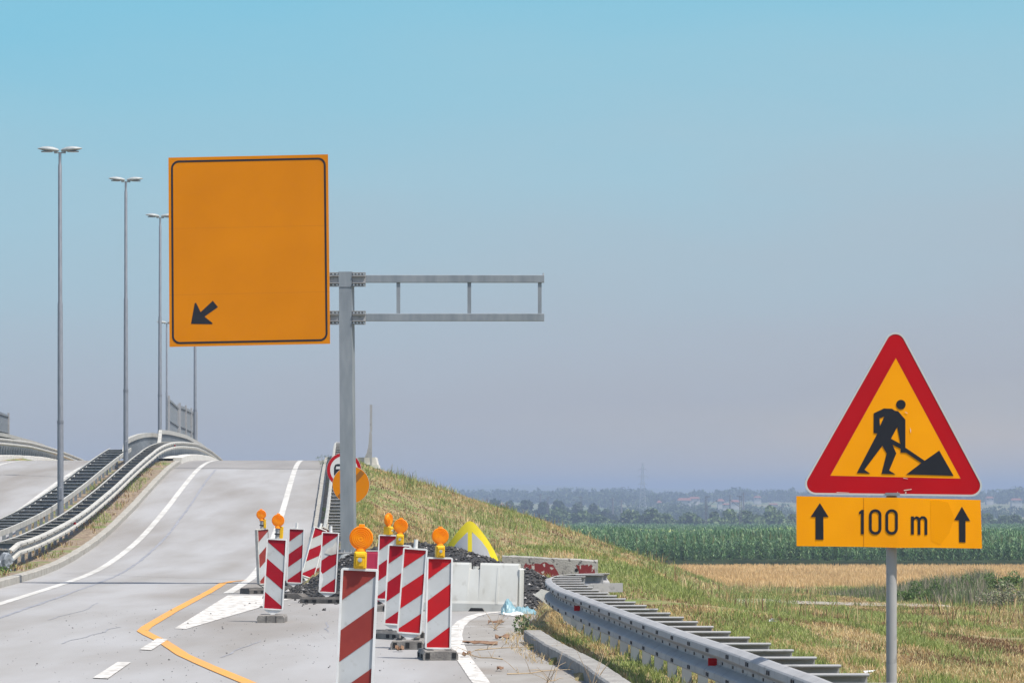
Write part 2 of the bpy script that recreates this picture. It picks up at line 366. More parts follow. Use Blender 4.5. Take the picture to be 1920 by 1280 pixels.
def sheet(name, ys, fl, frr, dz, m, label, n=10, zf=zr):
    vs = []; fs = []
    for i, y in enumerate(ys):
        a, b = float(fl(y)), float(frr(y))
        for k in range(n+1): vs.append((a+(b-a)*k/n, y, float(zf(y))+dz))
    for i in range(len(ys)-1):
        for k in range(n): q = i*(n+1)+k; fs.append((q, q+1, q+n+2, q+n+1))
    o = np_mesh(name, vs, fs, [m], smooth=True)
    return tag(o, label, kind='structure')
yr = np.arange(6, 150.01, 1.0)
sheet('road', yr, lambda y: xl(y)-.95 if y > 74 else -16, xright, 0, M['asphalt'], 'pale grey asphalt of the main ramp and its approach')
sheet('bridge_deck', np.arange(150, 300.1, 1.), lambda y: xl(y)-.95, lambda y: xl(y)+4.65, .002, M['deck'], 'brown grey asphalt over the bridge crest')
sheet('opposite_road', np.arange(70, 300.1, 1.), lambda y: xl(y)-8.75, lambda y: xl(y)-3.5, .0, M['asphalt'], 'opposite carriageway climbing on the left')
def ribbon(name, pts, wdt, dz, m, label, jit=0, zf=None):
    P = [Vector((p[0], p[1], 0)) for p in pts]; Q = []
    for a, b in zip(P[:-1], P[1:]):
        n = max(1, int((b-a).length/(.25 if jit else .8)))
        for k in range(n): Q.append(a.lerp(b, k/n))
    Q.append(P[-1]); vs = []; fs = []
    off = 0
    for i, p in enumerate(Q):
        d = (Q[min(i+1, len(Q)-1)]-Q[max(i-1, 0)]).normalized(); nn = Vector((d.y, -d.x, 0))
        if jit: off = off*.9 + random.uniform(-jit, jit)
        ww = wdt/2*(random.uniform(.5, 1.3) if jit else random.uniform(.97, 1.03))
        for s_ in (-1, 1):
            q = p + nn*(off + s_*ww); vs.append((q.x, q.y, float(zr(q.y))+dz))
    for i in range(len(Q)-1): fs.append((2*i, 2*i+1, 2*i+3, 2*i+2))
    return tag(np_mesh(name, vs, fs, [m]), label, kind='structure')
def G(px, py, z=0.):
    s = (py-925)/(EYE-z); return ((px-960)/s, F/s)
ribbon('edge_line', [(xl(y), y) for y in np.arange(30, 290, 3)], .17, .005, M['paint'], 'white left edge line of the ramp')
ribbon('edge_line', [G(427,1112)] + [(xl(y)+3.62, y) for y in np.arange(84, 290, 3)], .18, .005, M['paint'], 'white right edge line of the ramp')
ribbon('edge_line', [(xl(y)-4.5, y) for y in np.arange(75, 290, 3)], .16, .005, M['paint'], 'white inner edge line of the opposite road')
ribbon('edge_line', [(xl(y)-7.9, y) for y in np.arange(90, 290, 3)], .16, .005, M['paint'], 'white outer edge line of the opposite road')
ribbon('crack', [(xl(y)+.65, y) for y in np.arange(50, 150, 3)], .075, .004, M['crack'], 'wandering sealed crack in the ramp', jit=.006)
ribbon('joint', [(-9.9, 88.2), (-4.9, 82)], .03, .0045, M['joint'], 'dark cross joint at the ramp foot')
ribbon('joint', [(xl(150)-.95, 150.6), (xl(150)+4.6, 149.4)], .16, .008, M['joint'], 'dark expansion joint below the crest')
ribbon('joint', [G(371,1113), G(490,1117)], .04, .0045, M['joint'], 'thin cross joint beside the white wedge')
ribbon('exit_line', [(.85,14),(.5,20),(.2,26),(-.1,33),(-.29,38),(-.467,42.2),(-.58,45),(-.66,48),(-.72,51),(-.73,54),(-.69,56.3),(-.58,58.6),(-.44,60),(-.15,61),(.05,61.3)], .17, .0055, M['paint_scuffed'], 'white curved line of the closed exit')
ribbon('temporary_line', [G(458,1089), G(436,1090.5), G(418,1094), G(391,1110), G(325.5,1145), G(275,1175), G(267,1183), G(279,1190), G(305,1202), G(344,1228), G(391,1249), G(456,1276), G(520,1303), G(580,1330)], .15, .0075, M['orange_paint'], 'orange temporary line with a bend at the left')
M['patch'] = mat('darker_asphalt_patch', (.245,.238,.228), .9, 0, (.21,.20,.19), 3, 7, bump=.3)
random.seed(12)
for k_, (x0, y0, L_) in enumerate([(-6.6, 57, 9), (-5.4, 48, 6), (-3.2, 44, 5), (-2.4, 52, 4), (-1.7, 39, 5)]):
    P_ = [(x0, y0)]
    for q in range(6): P_.append((P_[-1][0]+random.uniform(-.10,.08), P_[-1][1]+L_/6))
    ribbon('hair_crack', P_, .022, .0035, M['crack'], 'thin wandering crack in the road', jit=.012)
#ribbon('tar_patch', [(-7.0, 70.5), (-6.9, 73.6)], .55, .0025, M['patch'], 'darker patch in the road')
#ribbon('tar_patch', [(xl(131)+2.6, 131), (xl(139)+2.6, 139)], .5, .0025, M['patch'], 'darker patch on the ramp')
def flat(name, pts, m, label, dz=.009):
    mb = MB(); v = [Vector((*G(*p), 0)) for p in pts]; t = tessellate_polygon([v])
    mb.add([(a.x, a.y, float(zr(a.y))+dz) for a in v], [tuple(k) for k in t]); return tag(mb.build(name, m), label, kind='structure')
flat('wedge_marking', [(327,1178),(385,1142),(427,1116),(492,1116.5),(565,1119),(530,1126),(490,1138),(417,1159),(349,1179)], M['paint_scuffed'], 'solid white wedge where the exit splits off', .0065)
z5 = lambda x, y: (x/3.84, 1020+y/3.84)
flat('dash_marking', [z5(1005,760), z5(1090,765), z5(1213,685), z5(1130,680)], M['paint_scuffed'], 'white dash crossing the orange line')
flat('dash_marking', [z5(668,965), z5(775,970), z5(942,853), z5(848,850)], M['paint_scuffed'], 'white dash nearest the camera at left')
flat('dash_marking', [(120,1345), (165,1346), (200,1308), (160,1307)], M['paint_scuffed'], 'white dash just below the picture')
# darker dusty pavement of the closed exit
ye = np.arange(14, 61, 1.)
sheet('exit_pavement', ye, lambda y: np.interp(y, [14,33,42.2,51,56.3,60,62],[.9,-.03,-.40,-.66,-.62,-.30,.1]), lambda y: xright(y)-.01, .002, M['exit_asphalt'], 'dusty pavement of the closed exit')

# kerbs: rows of stones
def kerb(name, path, m, label, w_=.16, h_=.15, L=.98, jit=.006):
    mb = MB(); P = [Vector(p) for p in path]; acc = []
    for a, b in zip(P[:-1], P[1:]):
        n = max(1, round((b-a).length/L))
        for k in range(n): acc.append((a.lerp(b, k/n), a.lerp(b, (k+1)/n)))
    for a, b in acc:
        d = (b-a).normalized(); j = Vector((random.uniform(-jit, jit), 0, random.uniform(-jit, jit)))
        q = d.to_track_quat('Y', 'Z').to_matrix()
        mb.box((a+b)/2 + Vector((0,0,h_/2-.1)) + j, (w_, (b-a).length-.018, h_+.2), 0, mtx=q, bev=.018)
    return tag(mb.build(name, m), label, kind='structure')
kerb('kerb', [(xl(y)-1.04, y, float(zr(y))) for y in np.r_[68, np.arange(72, 157, 2)]], M['kerb'], 'pale kerb along the left edge of the ramp', w_=.2)
kerb('kerb', [(xl(y)-1.10, y, float(zr(y))+.06) for y in np.arange(157, 262, 2)], M['pale_concrete'], 'raised kerb on the bridge left of the ramp', w_=.36, h_=.2)
kerb('kerb', [(xl(y)+4.75, y, float(zr(y))) for y in np.arange(86, 200, 2)], M['kerb'], 'pale kerb along the right edge of the ramp', w_=.2)
kerb('kerb', [(x+.09, y, 0) for x, y in zip(KX[::-1], KY[::-1])], M['kerb_grey'], 'grey kerb beside the closed exit', w_=.22, L=.5, jit=.003)
kerb('kerb', [(xl(y)-8.95, y, float(zr(y))+.03) for y in np.arange(120, 262, 2)], M['pale_concrete'], 'raised kerb at the far side of the opposite road', w_=.36, h_=.2)
# verge soil strips
sheet('verge_soil', np.arange(70, 157, .8), lambda y: xl(y)-3.4, lambda y: xl(y)-1.15, .125, M['soil'], 'dry soil median between the carriageways', n=6)
sheet('verge_soil', np.arange(86, 200, .8), lambda y: xl(y)+4.86, lambda y: xl(y)+5.62, .125, M['soil'], 'dry soil strip right of the ramp', n=5)
sheet('bridge_edge', np.arange(157, 262, 1.), lambda y: xl(y)-3.4, lambda y: xl(y)-1.28, .21, M['pale_concrete'], 'concrete median of the bridge', n=3)

# ------------------------------------------------------------------ guard rails
WPROF = [(0,0),(.02,-.003),(.074,-.024),(.084,-.036),(.084,-.084),(.074,-.094),(.008,-.134),(.004,-.142),(.004,-.168),(.008,-.176),(.074,-.216),(.084,-.226),(.084,-.274),(.074,-.286),(.02,-.307),(0,-.31),
         (-.006,-.31),(-.006,-.303),(.066,-.276),(.076,-.268),(.076,-.232),(.066,-.222),(0,-.182),(-.004,-.17),(-.004,-.14),(0,-.128),(.066,-.088),(.076,-.078),(.076,-.042),(.066,-.034),(-.006,-.007)]
def resample(path, d):
    P = [Vector(p) for p in path]; out_ = [P[0].copy()]; need = d
    for a, b in zip(P[:-1], P[1:]):
        L = (b-a).length; t = 0
        while L - t >= need: t += need; out_.append(a.lerp(b, t/L)); need = d
        need -= (L-t)
    return out_
def smooth_path(path, n=4):
    P = [Vector(p) for p in path]; o = []
    for i in range(len(P)-1):
        p0 = P[max(i-1,0)]; p1 = P[i]; p2 = P[i+1]; p3 = P[min(i+2, len(P)-1)]
        for k in range(n):
            t = k/n; o.append(.5*((2*p1)+(p2-p0)*t+(2*p0-5*p1+4*p2-p3)*t*t+(3*p1-p0-3*p2+p3)*t**3))
    o.append(P[-1]); return o
def guardrail(path, side, depth, label, m_beam, m_rung, spacing=1.333, back=True, posts=True, refl=(), post_h=.62, top_back=.0, bz=0., bolts=False, group=None, rungs=True, front='w'):
    """path = top edge of the front beam, side=+1: traffic on the right of travel (increasing y)"""
    P = resample(path, .30)
    root = thing('guard_rail', (P[0].x, P[0].y, P[0].z-.75), label, 'guard rail', group)
    bm_ = MB(); pr = [(a*side, z) for a, z in WPROF]; bm_.sweep(P, pr, 0, smooth=False)
    st = resample(path, spacing)
    def nrm(i, A): 
        d = A[min(i+1, len(A)-1)]-A[max(i-1, 0)]; d.z = 0; d.normalize(); return Vector((d.y, -d.x, 0))*side
    if back:
        bp = []
        for i, p in enumerate(P): bp.append(p - nrm(i, P)*(depth-.04*(bz > 0)) + Vector((0,0,top_back-bz)))
        mb = MB(); mb.sweep(bp, [(.03*side,0),(.03*side,-.012),(-.012*side,-.012),(-.012*side,-.12),(.03*side,-.12),(.03*side,-.13),(-.02*side,-.13),(-.02*side,0)], 0); mb.build('back_beam', m_beam, root)
    if bolts:
        mb = bm_; bs = resample(path, spacing)
        for i, p in enumerate(bs):
            n = nrm(i, bs); d = Vector((-n.y, n.x, 0))
            for k in (-.05, .05):
                for z in (-.062, -.252):
                    c = p + n*.088 + d*k + Vector((0,0,z)); mb.box(c, (.012,.03,.03), 1, rz=math.atan2(n.y, n.x))
            for k in (-.33, .33):
                c = p + n*.006 + d*k + Vector((0,0,-.155)); mb.box(c, (.012,.05,.022), 1, rz=math.atan2(n.y, n.x))
    bm_.build('beam', [m_beam, M['steel_bolt']], root)
    for i, p in enumerate(st):
        n = nrm(i, st); q = -n*depth; rz = math.atan2(q.y, q.x)
        if rungs and i % 1 == 0 and i < 99:
            mb = MB(); c = p + q*.5 + Vector((0,0,-.012+top_back*.5))
            tl = top_back/depth
            mt = Matrix.Rotation(rz, 3, 'Z') @ Matrix.Rotation(-math.atan(tl), 3, 'Y')
            mb.box(c, (depth-.02, .085, .010), 0 if spacing < 1.5 else 1, mtx=mt)  # wider-spaced rungs: light on the top plate put in as paler steel
            mb.box(c + Vector((0,.033,-.062)), (depth-.03, .008, .115), 0, mtx=mt)
            mb.box(c + Vector((0,.0,-.122)), (depth-.02, .06, .008), 0, mtx=mt)
            mb.tube([c+mt @ Vector((-depth/2+.01,-.040,-.004)), c+mt @ Vector((depth/2-.01,-.040,-.004))], .012, 6)
            mb.build('rung', [m_rung, M['rail_pale']], root)
        if posts and i % 1 == 0 and i < 99:
            mb = MB(); c = p + q*.42; z0 = float(H(c.x, c.y))-.1
            zt = p.z - .13; h = zt - z0
            for (dx, dy, wx, wy) in ((0,-.028,.085,.006),(-.040,0,.006,.055),(.040,0,.006,.055)):
                mb.box((c.x+dx, c.y+dy, z0+h/2), (wx, wy, h))
            mb.build('post', M['mast'], root)
    for (t, hh) in refl:
        p = st[t] ; n = nrm(t, st); mb = MB()
        c = p + n*.045 + Vector((0,0,-.155)); mb.box(c, (.07,.010,.06), 0, rz=math.atan2(n.y, n.x)); mb.build('reflector', M['red_bright'], root)
    return root
zt = .64
near = [(2.35,14,zt),(2.22,18,zt),(2.1,21.5,zt),(1.97,24.6,zt),(1.94,25.4,zt),(1.83,27.4,zt),(1.71,29.8,zt),(1.55,32.3,zt),(1.36,35.4,zt),(1.14,39.4,zt),(.91,43.6,zt),(.76,46.6,zt),(.63,49,zt),(.56,51.5,zt),(.53,53.6,zt),(.56,55.6,zt),(.68,57.0,zt),(.92,57.9,zt),(1.25,58.3,zt),(1.62,58.4,zt)]
near = smooth_path(near)
guardrail(near, -1, .42, 'grey steel guard rail curving beside the closed exit at lower right', M['galv'], M['galv'], bolts=True, bz=.135, refl=[(13,0),(24,0)], group='guard rails')
def rp_(off, h, ys): return [(float(xl(y))+off, float(y), float(zr(y))+h) for y in ys]
flare = [(-10.86, 86.3, .60), (-10.80, 87.0, .72)]
pA = flare + rp_(-1.66, .68, np.arange(88.5, 150, 1.5)) + [(float(xl(y))-1.66+.0*y, float(y), float(zr(y))+np.interp(y,[150,165,200,260],[.70,.78,.95,.98])) for y in np.arange(150, 262, 2)]
guardrail(pA, 1, .44, 'pale guard rail facing the ramp, its near end crumpled', M['rail_pale'], M['galv_dark'], refl=[(10,0),(40,0)], bolts=True, spacing=2.0, group='guard rails')
pB = rp_(-3.27, .80, np.arange(76, 151, 1.5))
guardrail(pB, -1, .76, 'ladder topped guard rail facing the opposite carriageway', M['rail_pale'], M['galv_dark'], spacing=2.0, group='guard rails')
pC = rp_(5.12, .78, np.arange(91, 205, 1.5))
guardrail(pC, -1, .52, 'ladder topped guard rail right of the ramp behind the mast', M['rail_pale'], M['galv'], spacing=2.0, group='guard rails')
pD = rp_(-9.6, .98, np.arange(130, 262, 2))
guardrail(pD, 1, .44, 'guard rail far left beyond the opposite road, lower of the two', M['rail_pale'], M['galv_dark'], rungs=False, group='guard rails')
# bridge parapets: top beam on vertical bars
def parapet(offset, y0, y1, h, label, hook=True, step=.45, end=None):
    ys = np.arange(y0, y1+.1, 1.5); path = rp_(offset, h, ys)
    if hook: path = [(path[0][0]+.12, path[0][1]-2.0, path[0][2]-.55)] + path
    root = thing('bridge_parapet', (path[0][0], path[0][1], float(zr(y0))), label, 'parapet')
    mb = MB(); mb.sweep([Vector(p) for p in path], [(.07,0),(.07,-.17),(-.07,-.17),(-.07,0)], 0); mb.build('top_beam', M['rail_pale'], root)
    mb = MB(); yb = np.arange(y0+.3, y1, step)
    for y in yb:
        x = float(xl(y))+offset; z0 = float(zr(y))+.1; mb.box((x, y, z0+(h-.25)/2), (.03,.09,h-.2))
    mb.sweep([Vector((float(xl(y))+offset, y, float(zr(y))+.2)) for y in np.arange(y0, y1, 1.5)], [(.04,0),(.04,-.06),(-.04,-.06),(-.04,0)])
    mb.build('bar_infill', M['galv_dark'], root)
parapet(-2.62, 148, 200, 1.16, 'steel bridge parapet between the carriageways, starting behind the second lamp')
parapet(-2.15, 165, 250, 1.28, 'steel bridge parapet nearer the ramp, starting right of the third lamp')
parapet(-10.7, 140, 250, 1.35, 'steel bridge parapet beyond the opposite road', hook=False)
parapet(5.75, 168, 215, 1.2, 'steel bridge parapet right of the ramp crest, behind the mast')
# crumpled rail end
random.seed(3)
ro = thing('crumpled_rail_end', (-11.4, 85.6, .1), 'crumpled dark torn guard rail steel at the left picture edge', 'wreckage')
def crumple(cx, cy, cz, L, Hh, seed, name, m):
    n1, n2 = 26, 12; vs = []
    for i in range(n1+1):
        for j in range(n2+1):
            u = i/n1; v = j/n2; a = -2.6+4.4*v
            r0 = .15+.05*math.sin(u*9+seed)
            x = cx+(u-.5)*L + .06*math.sin(v*7+seed); z = cz + .22*math.sin(u*3.1+seed*.3)*.6 + r0*math.sin(a)*Hh/.3; y = cy - r0*math.cos(a)
            nn = float(fbm(np.array(u*7.+seed), np.array(v*5.), seed))-.5
            vs.append((x+.10*nn, y-.30*nn, z+.22*nn))
    fs = [(i*(n2+1)+j, (i+1)*(n2+1)+j, (i+1)*(n2+1)+j+1, i*(n2+1)+j+1) for i in range(n1) for j in range(n2)]
    b = len(vs); vs += [(x, y+.006, z) for x, y, z in vs]; fs += [tuple(b+q for q in f[::-1]) for f in fs]
    mb = MB(); mb.add(vs, fs); mb.build(name, m, ro)
crumple(-10.98, 85.3, .26, .66, .34, 1, 'twisted_beam', M['galv_dark']); crumple(-11.3, 85.7, .52, .7, .16, 4, 'twisted_beam', M['galv_dark']); crumple(-11.25, 85.2, .22, .5, .14, 8, 'torn_flap', M['galv_dark'])
mb = MB(); mb.bar((-11.2, 85.5, -.05), (-11.12, 85.5, .32), .07, .05); mb.build('bent_post', M['rust'], ro)

# ------------------------------------------------------------------ street lamps
def lamp_head(sx):
    mb = MB(); n = 12; L = .58; secs = []
    prof = [(0,.035,.03),(.05,.07,.055),(.16,.13,.085),(.30,.16,.09),(.42,.14,.07),(.52,.09,.04),(.58,.02,.012)]
    vs = []; fs = []
    for (t, wy, hz) in prof:
        for k in range(n):
            a = 2*math.pi*k/n; z = math.sin(a)*hz; z = z if z > 0 else z*.55
            vs.append((sx*(.03+t), math.cos(a)*wy, z + .05 + .09*t))
    for i in range(len(prof)-1):
        for k in range(n):
            q = (i*n+k, i*n+(k+1) % n, (i+1)*n+(k+1) % n, (i+1)*n+k); fs.append(q if sx > 0 else q[::-1])
    mb.add(vs, fs, 0, True); mb.add(vs[-n:], [tuple(range(n))])
    mb.box((sx*.10, 0, -.005), (.12,.05,.05))
    return mb
def glass(sx):
    mb = MB(); n = 12; vs = []
    for k in range(n): a = 2*math.pi*k/n; vs.append((sx*.36+.16*math.cos(a), .11*math.sin(a), .035)) ; 
    vs += [(v[0], v[1], v[2]-.03) for v in vs]
    mb.add(vs, [tuple(range(n)), tuple(range(2*n-1, n-1, -1))] + [(i, (i+1) % n, n+(i+1) % n, n+i) for i in range(n)]); return mb
def street_lamp(h):
    root = thing('street_lamp', (0,0,0), None, 'street lamp', 'twin headed lamp posts along the median')
    mb = MB(); mb.tube([(0,0,-.3),(0,0,2.95),(0,0,2.98),(0,0,h*.60),(0,0,h*.60+.03),(0,0,h-.35),(0,0,h-.33),(0,0,h)], [.088,.084,.078,.070,.058,.052,.040,.038], 16)
    mb.tube([(0,0,2.93),(0,0,3.0)], .092, 16); mb.box((0,-.085,1.0), (.1,.03,.35), 0, bev=.01)
    mb.build('pole', M['pole'], root, False)
    for sx in (-1, 1):
        o = lamp_head(sx).build('lamp_head', M['lamp_body'], root, False); o.location = (0, 0, h)
        g = glass(sx).build('glass', M['lamp_glass'], o, False)
    return root
def copy_tree(o, parent=None):
    c = o.copy(); col.objects.link(c); c.parent = parent
    for ch in [k for k in o.children]: copy_tree(ch, c)
    return c
lproto = street_lamp(10.35)
lamps = [(-12.38, 109.7, .80, 'nearest and tallest looking twin headed lamp post, leftmost, behind the guard rail', 0), (-13.66, 141.5, 2.48, 'twin headed lamp post second from the left on the median', .02),
         (-14.66, 166.5, 2.93, 'twin headed lamp post third from the left, its right head against the orange sign', .03), (-20.7, 240, 1.65, 'small twin headed lamp post just left of the orange sign, heads seen low', .0),
         (-16.2, 204.5, 3.1, 'lamp post whose heads are hidden behind the big orange sign', 0)]
kids0 = [lproto]
for i, (x, y, z, lb, rt) in enumerate(lamps):
    o = lproto if i == 0 else copy_tree(lproto)
    o.location = (x, y, z); o.rotation_euler = (0, R(.1)*(i % 3-1), rt*6); o['label'] = lb
# safety screens over the railway
def screen(name_lab, offset, y0, y1, h0, h1, ncol, lab):
    x0 = float(xl(y0))+offset; root = thing('safety_screen', (x0, y0, float(zr(y0))), lab, 'fence')
    mb = MB()
    n = int((y1-y0)/.28)
    for i in range(n+1):
        y = y0+(y1-y0)*i/n; x = float(xl(y))+offset; z0 = float(zr(y))+.9; h = h0+(h1-h0)*i/n
        mb.box((x, y, z0+(h-.9)/2), (.05, .15, h-.9))
    mb.build('slat_panel', M['galv_dark'], root)
    for t in np.linspace(0, 1, ncol):
        y = y0+(y1-y0)*t; x = float(xl(y))+offset+.06; mb = MB(); z0 = float(zr(y)); h = h0+(h1-h0)*t
        mb.box((x, y, z0+h/2+.05), (.1,.12,h+.1)); mb.build('post', M['galv'], root)
    mb = MB()
    for fz in (.35, .66, .97):
        mb.bar((float(xl(y0))+offset+.05, y0, float(zr(y0))+h0*fz), (float(xl(y1))+offset+.05, y1, float(zr(y1))+h1*fz), .05, .07)
    mb.build('rail', M['galv_dark'], root)
screen('', -2.9, 187.5, 198, 3.0, 2.9, 2, 'pale slatted safety screen on the bridge, left half of the median pair')
screen('', -2.9, 199.5, 221, 3.0, 3.35, 4, 'dark slatted safety screen on the bridge median, right half of the pair')
screen('', -12.0, 176, 206, 2.85, 2.7, 4, 'dark slatted safety screen at the far left picture edge')
# bridge abutment, sign post behind it
ro = thing('bridge_abutment', (-6.0, 166, 3.0), 'pale concrete bridge abutment block behind the mast', 'abutment')
S = 45.0; X = lambda px: (px-960)/S; Z = lambda py: EYE-(py-925)/S
mb = MB()
mb.prism([(X(640),Z(858)),(X(705),Z(857)),(X(708),Z(871)),(X(640),Z(871))], 166, 168.5)
mb.prism([(X(640),Z(871)),(X(710),Z(871)),(X(710.5),Z(878)),(X(640),Z(878))], 165.8, 168.5)
mb.build('block', M['pale_concrete'], ro)
mb = MB(); mb.prism([(X(640),Z(878)),(X(710),Z(878)),(X(710),Z(900)),(X(640),Z(900))], 165.86, 168.4); mb.build('footing', M['concrete'], ro)
ro = thing('steel_end_post', (X(697), 165.7, 2.9), 'tall thin steel post with a curved fin standing on the abutment', 'post')
mb = MB(); mb.box((X(697.2), 165.7, Z(785)), (.10,.085,(875-761)/S-1.4), 0); mb.build('pole', M['galv'], ro)
mb = MB(); mb.prism([(X(694),Z(811)),(X(697),Z(808)),(X(699),Z(816)),(X(699),Z(868)),(X(697.5),Z(876)),(X(696),Z(874)),(X(694.5),Z(858)),(X(685),Z(858)),(X(689),Z(850)),(X(692),Z(838)),(X(693.5),Z(822))], 165.62, 165.78); mb.build('fin', M['galv'], ro)

# ------------------------------------------------------------------ cantilever sign
S = 95.4; GY = F/S
X = lambda px: (px-960)/S; Z = lambda py: EYE-(py-925)/S
rot2 = lambda p: p
groot = thing('cantilever_mast', (X(651), GY, 0.1), 'grey steel mast with a cantilever frame to its right, on a round footing', 'mast')
mb = MB(); c = Vector((X(651), GY, 0))
def skewbox(mb, x0t, x1t, x0b, x1b, zt_, zb, y0, y1, mi=0, dx=0):
    vs = [(x0b,y0,zb),(x1b,y0,zb),(x1b+dx,y1,zb),(x0b+dx,y1,zb),(x0t,y0,zt_),(x1t,y0,zt_),(x1t+dx,y1,zt_),(x0t+dx,y1,zt_)]
    mb.add(vs, [(0,3,2,1),(4,5,6,7),(0,1,5,4),(1,2,6,5),(2,3,7,6),(3,0,4,7)], mi)
skewbox(mb, X(636), X(659.5), X(639), X(664), Z(539), .5, GY-.13, GY+.13, 0, .045)
skewbox(mb, X(635), X(660), X(635.6), X(660), Z(510), Z(538.6), GY-.14, GY+.14, 0, .045)
mb.build('mast', M['mast'], groot)
mb = MB(); mb.tube([(X(652),GY,-.2),(X(652),GY,.60),(X(652),GY,.62)], [.235,.225,.20], 28); mb.build('footing', M['footing'], groot)
mb = MB(); mb.box((X(652),GY,.635), (.40,.40,.03), 0, bev=.006)
for a in range(8): mb.tube([(X(652)+.17*math.cos(a*.785+.39),GY+.17*math.sin(a*.785+.39),.63),(X(652)+.17*math.cos(a*.785+.39),GY+.17*math.sin(a*.785+.39),.70)], .016, 6)
mb.build('base_plate', M['galv'], groot)
for (y0, y1, yb0, yb1) in ((516,530,511,538),(588,602,583,609)):
    mb = MB()
    mb.box(((X(661)+X(1020.5))/2, GY-.02, Z((y0+y1)/2)), (X(1020.5)-X(661), .13, (y1-y0)/S), 0, bev=.006); mb.build('arm', M['mast'], groot)
    for (xa, xb) in ((600,636),(661,686)):
        mb = MB(); w_ = X(xb)-X(xa); cx = (X(xa)+X(xb))/2
        mb.box((cx, GY-.10, Z((yb0+yb1)/2)), (w_, .02, (yb1-yb0)/S))
        for yy in (yb0+.8, yb0+7, yb1-7, yb1-.8):
            mb.box((cx, GY-.12, Z(yy)), (w_, .09 if yy in (yb0+7, yb1-7) else .03, .014))
        nb = 4 if xb == 686 else 5
        for k in range(nb):
            for yy in (yb0+3.6, yb1-3.4):
                x = X(xa)+w_*(k+.5)/nb; mb.tube([(x, GY-.115, Z(yy)), (x, GY-.14, Z(yy))], .018, 6, 1)
        mb.build('bracket', [M['galv'], M['bolt_light']], groot)
for px in (747, 880, 1012):
    mb = MB(); mb.box((X(px), GY-.02, Z(559)), (7/S, .07, (588-530)/S-.004)); mb.build('strut', M['mast'], groot)
mb = MB(); mb.tube([(X(1018.5),GY,Z(516)),(X(1018.5),GY,Z(512))], .012, 6); mb.tube([(X(600),GY+.02,Z(524)),(X(420),GY+.02,Z(526))], .06, 8); mb.tube([(X(600),GY+.02,Z(596)),(X(420),GY+.02,Z(598))], .06, 8); mb.build('end_pin', M['galv'], groot)
# big orange sign
sroot = thing('direction_sign', (X(468), GY-.25, Z(651)), 'big blank orange board with black border and a small down left arrow', 'sign')
def Q(u, v):   # bilinear corners of the board
    tl = (317.5,297.5); tr = (616,291.3); br = (620,645); bl = (319.5,651)
    x = (1-v)*((1-u)*tl[0]+u*tr[0]) + v*((1-u)*bl[0]+u*br[0]); y = (1-v)*((1-u)*tl[1]+u*tr[1]) + v*((1-u)*bl[1]+u*br[1]); return X(x), Z(y)
SY = GY-.22
mb = MB(); mb.prism([Q(0,0),Q(1,0),Q(1,1),Q(0,1)], SY, SY+.045, 0, 1); mb.build('board', [M['sign_orange'], M['sign_rim']], sroot)
def rrect(u0, v0, u1, v1, ru, rv, n=8):
    P = []
    for (cu, cv, a0) in ((u1-ru, v0+rv, -90), (u1-ru, v1-rv, 0), (u0+ru, v1-rv, 90), (u0+ru, v0+rv, 180)):
        for k in range(n+1): a = R(a0+90*k/n); P.append(Q(cu+ru*math.cos(a), cv+rv*math.sin(a)))
    return P
mb = MB(); mb.prism([rrect(.0165,.0165,.985,.985,.048,.041), rrect(.0285,.0265,.973,.975,.038,.032)], SY-.004, SY-.001, 0); mb.build('border', M['sign_black'], sroot)
z7 = lambda x, y: (X(300+x/3.2), Z(270+y/3.2))
mb = MB(); mb.prism([z7(*p) for p in ((322,943),(353,981),(272,1038),(320,1076),(319,1083),(192,1081),(193,1073),(214,957),(222,955),(249,1011))], SY-.004, SY-.001, 0); mb.build('arrow', M['sign_black'], sroot)
M['seam'] = mat('board_seam', (.47,.15,.0), .9)
mb = MB()
for v in (.375, .725): mb.prism([Q(.0,v),Q(1.,v),Q(1.,v+.0016),Q(.0,v+.0016)], SY-.0008, SY-.0002, 0)
mb.build('seam', M['seam'], sroot)
mb = MB()
for zz_ in (345, 420, 524, 596): mb.box((X(468), SY+.075, Z(zz_)), (X(610)-X(325), .05, .06))
mb.build('back_rail', M['galv'], sroot)

# ------------------------------------------------------------------ roadworks sign on the right
S = 270.0; TY = F/S
z7b = lambda x, y: ((1460+x/2.783-960)/S, EYE-(600+y/2.783-925)/S)
wroot = thing('warning_sign', (z7b(592,0)[0], TY, -.3), 'red bordered triangular roadworks sign above an orange 100 m plate on a grey post', 'sign')
def round_poly(P, r, n=8):
    out_ = []; k = len(P)
    for i in range(k):
        p = Vector(P[i]); a = (Vector(P[i-1])-p); b = (Vector(P[(i+1) % k])-p); ang = a.angle(b); a.normalize(); b.normalize()
        t = r/math.tan(ang/2); c = p + (a+b).normalized()*(r/math.sin(ang/2)); s0 = p+a*t-c; s1 = p+b*t-c
        a0 = math.atan2(s0.y, s0.x); a1 = math.atan2(s1.y, s1.x); da = (a1-a0+math.pi) % (2*math.pi)-math.pi
        for j in range(n+1): th = a0+da*j/n; out_.append((c.x+r*math.cos(th), c.y+r*math.sin(th)))
    return out_
def shrink(P, d):
    P = [Vector(p) for p in P]; k = len(P); out_ = []
    cen = sum(P, Vector((0,0)))/k
    for i in range(k):
        p = P[i]; a = (P[i-1]-p).normalized(); b = (P[(i+1) % k]-p).normalized(); ang = a.angle(b)
        out_.append(tuple(p + (a+b).normalized()*d/math.sin(ang/2)))
    return out_
T0 = [(608.5,4),(96,908),(1096,920)]
cv = lambda P: [z7b(*p) for p in P]
mb = MB(); mb.prism(cv(round_poly(T0, 56)), TY-.03, TY, 0)
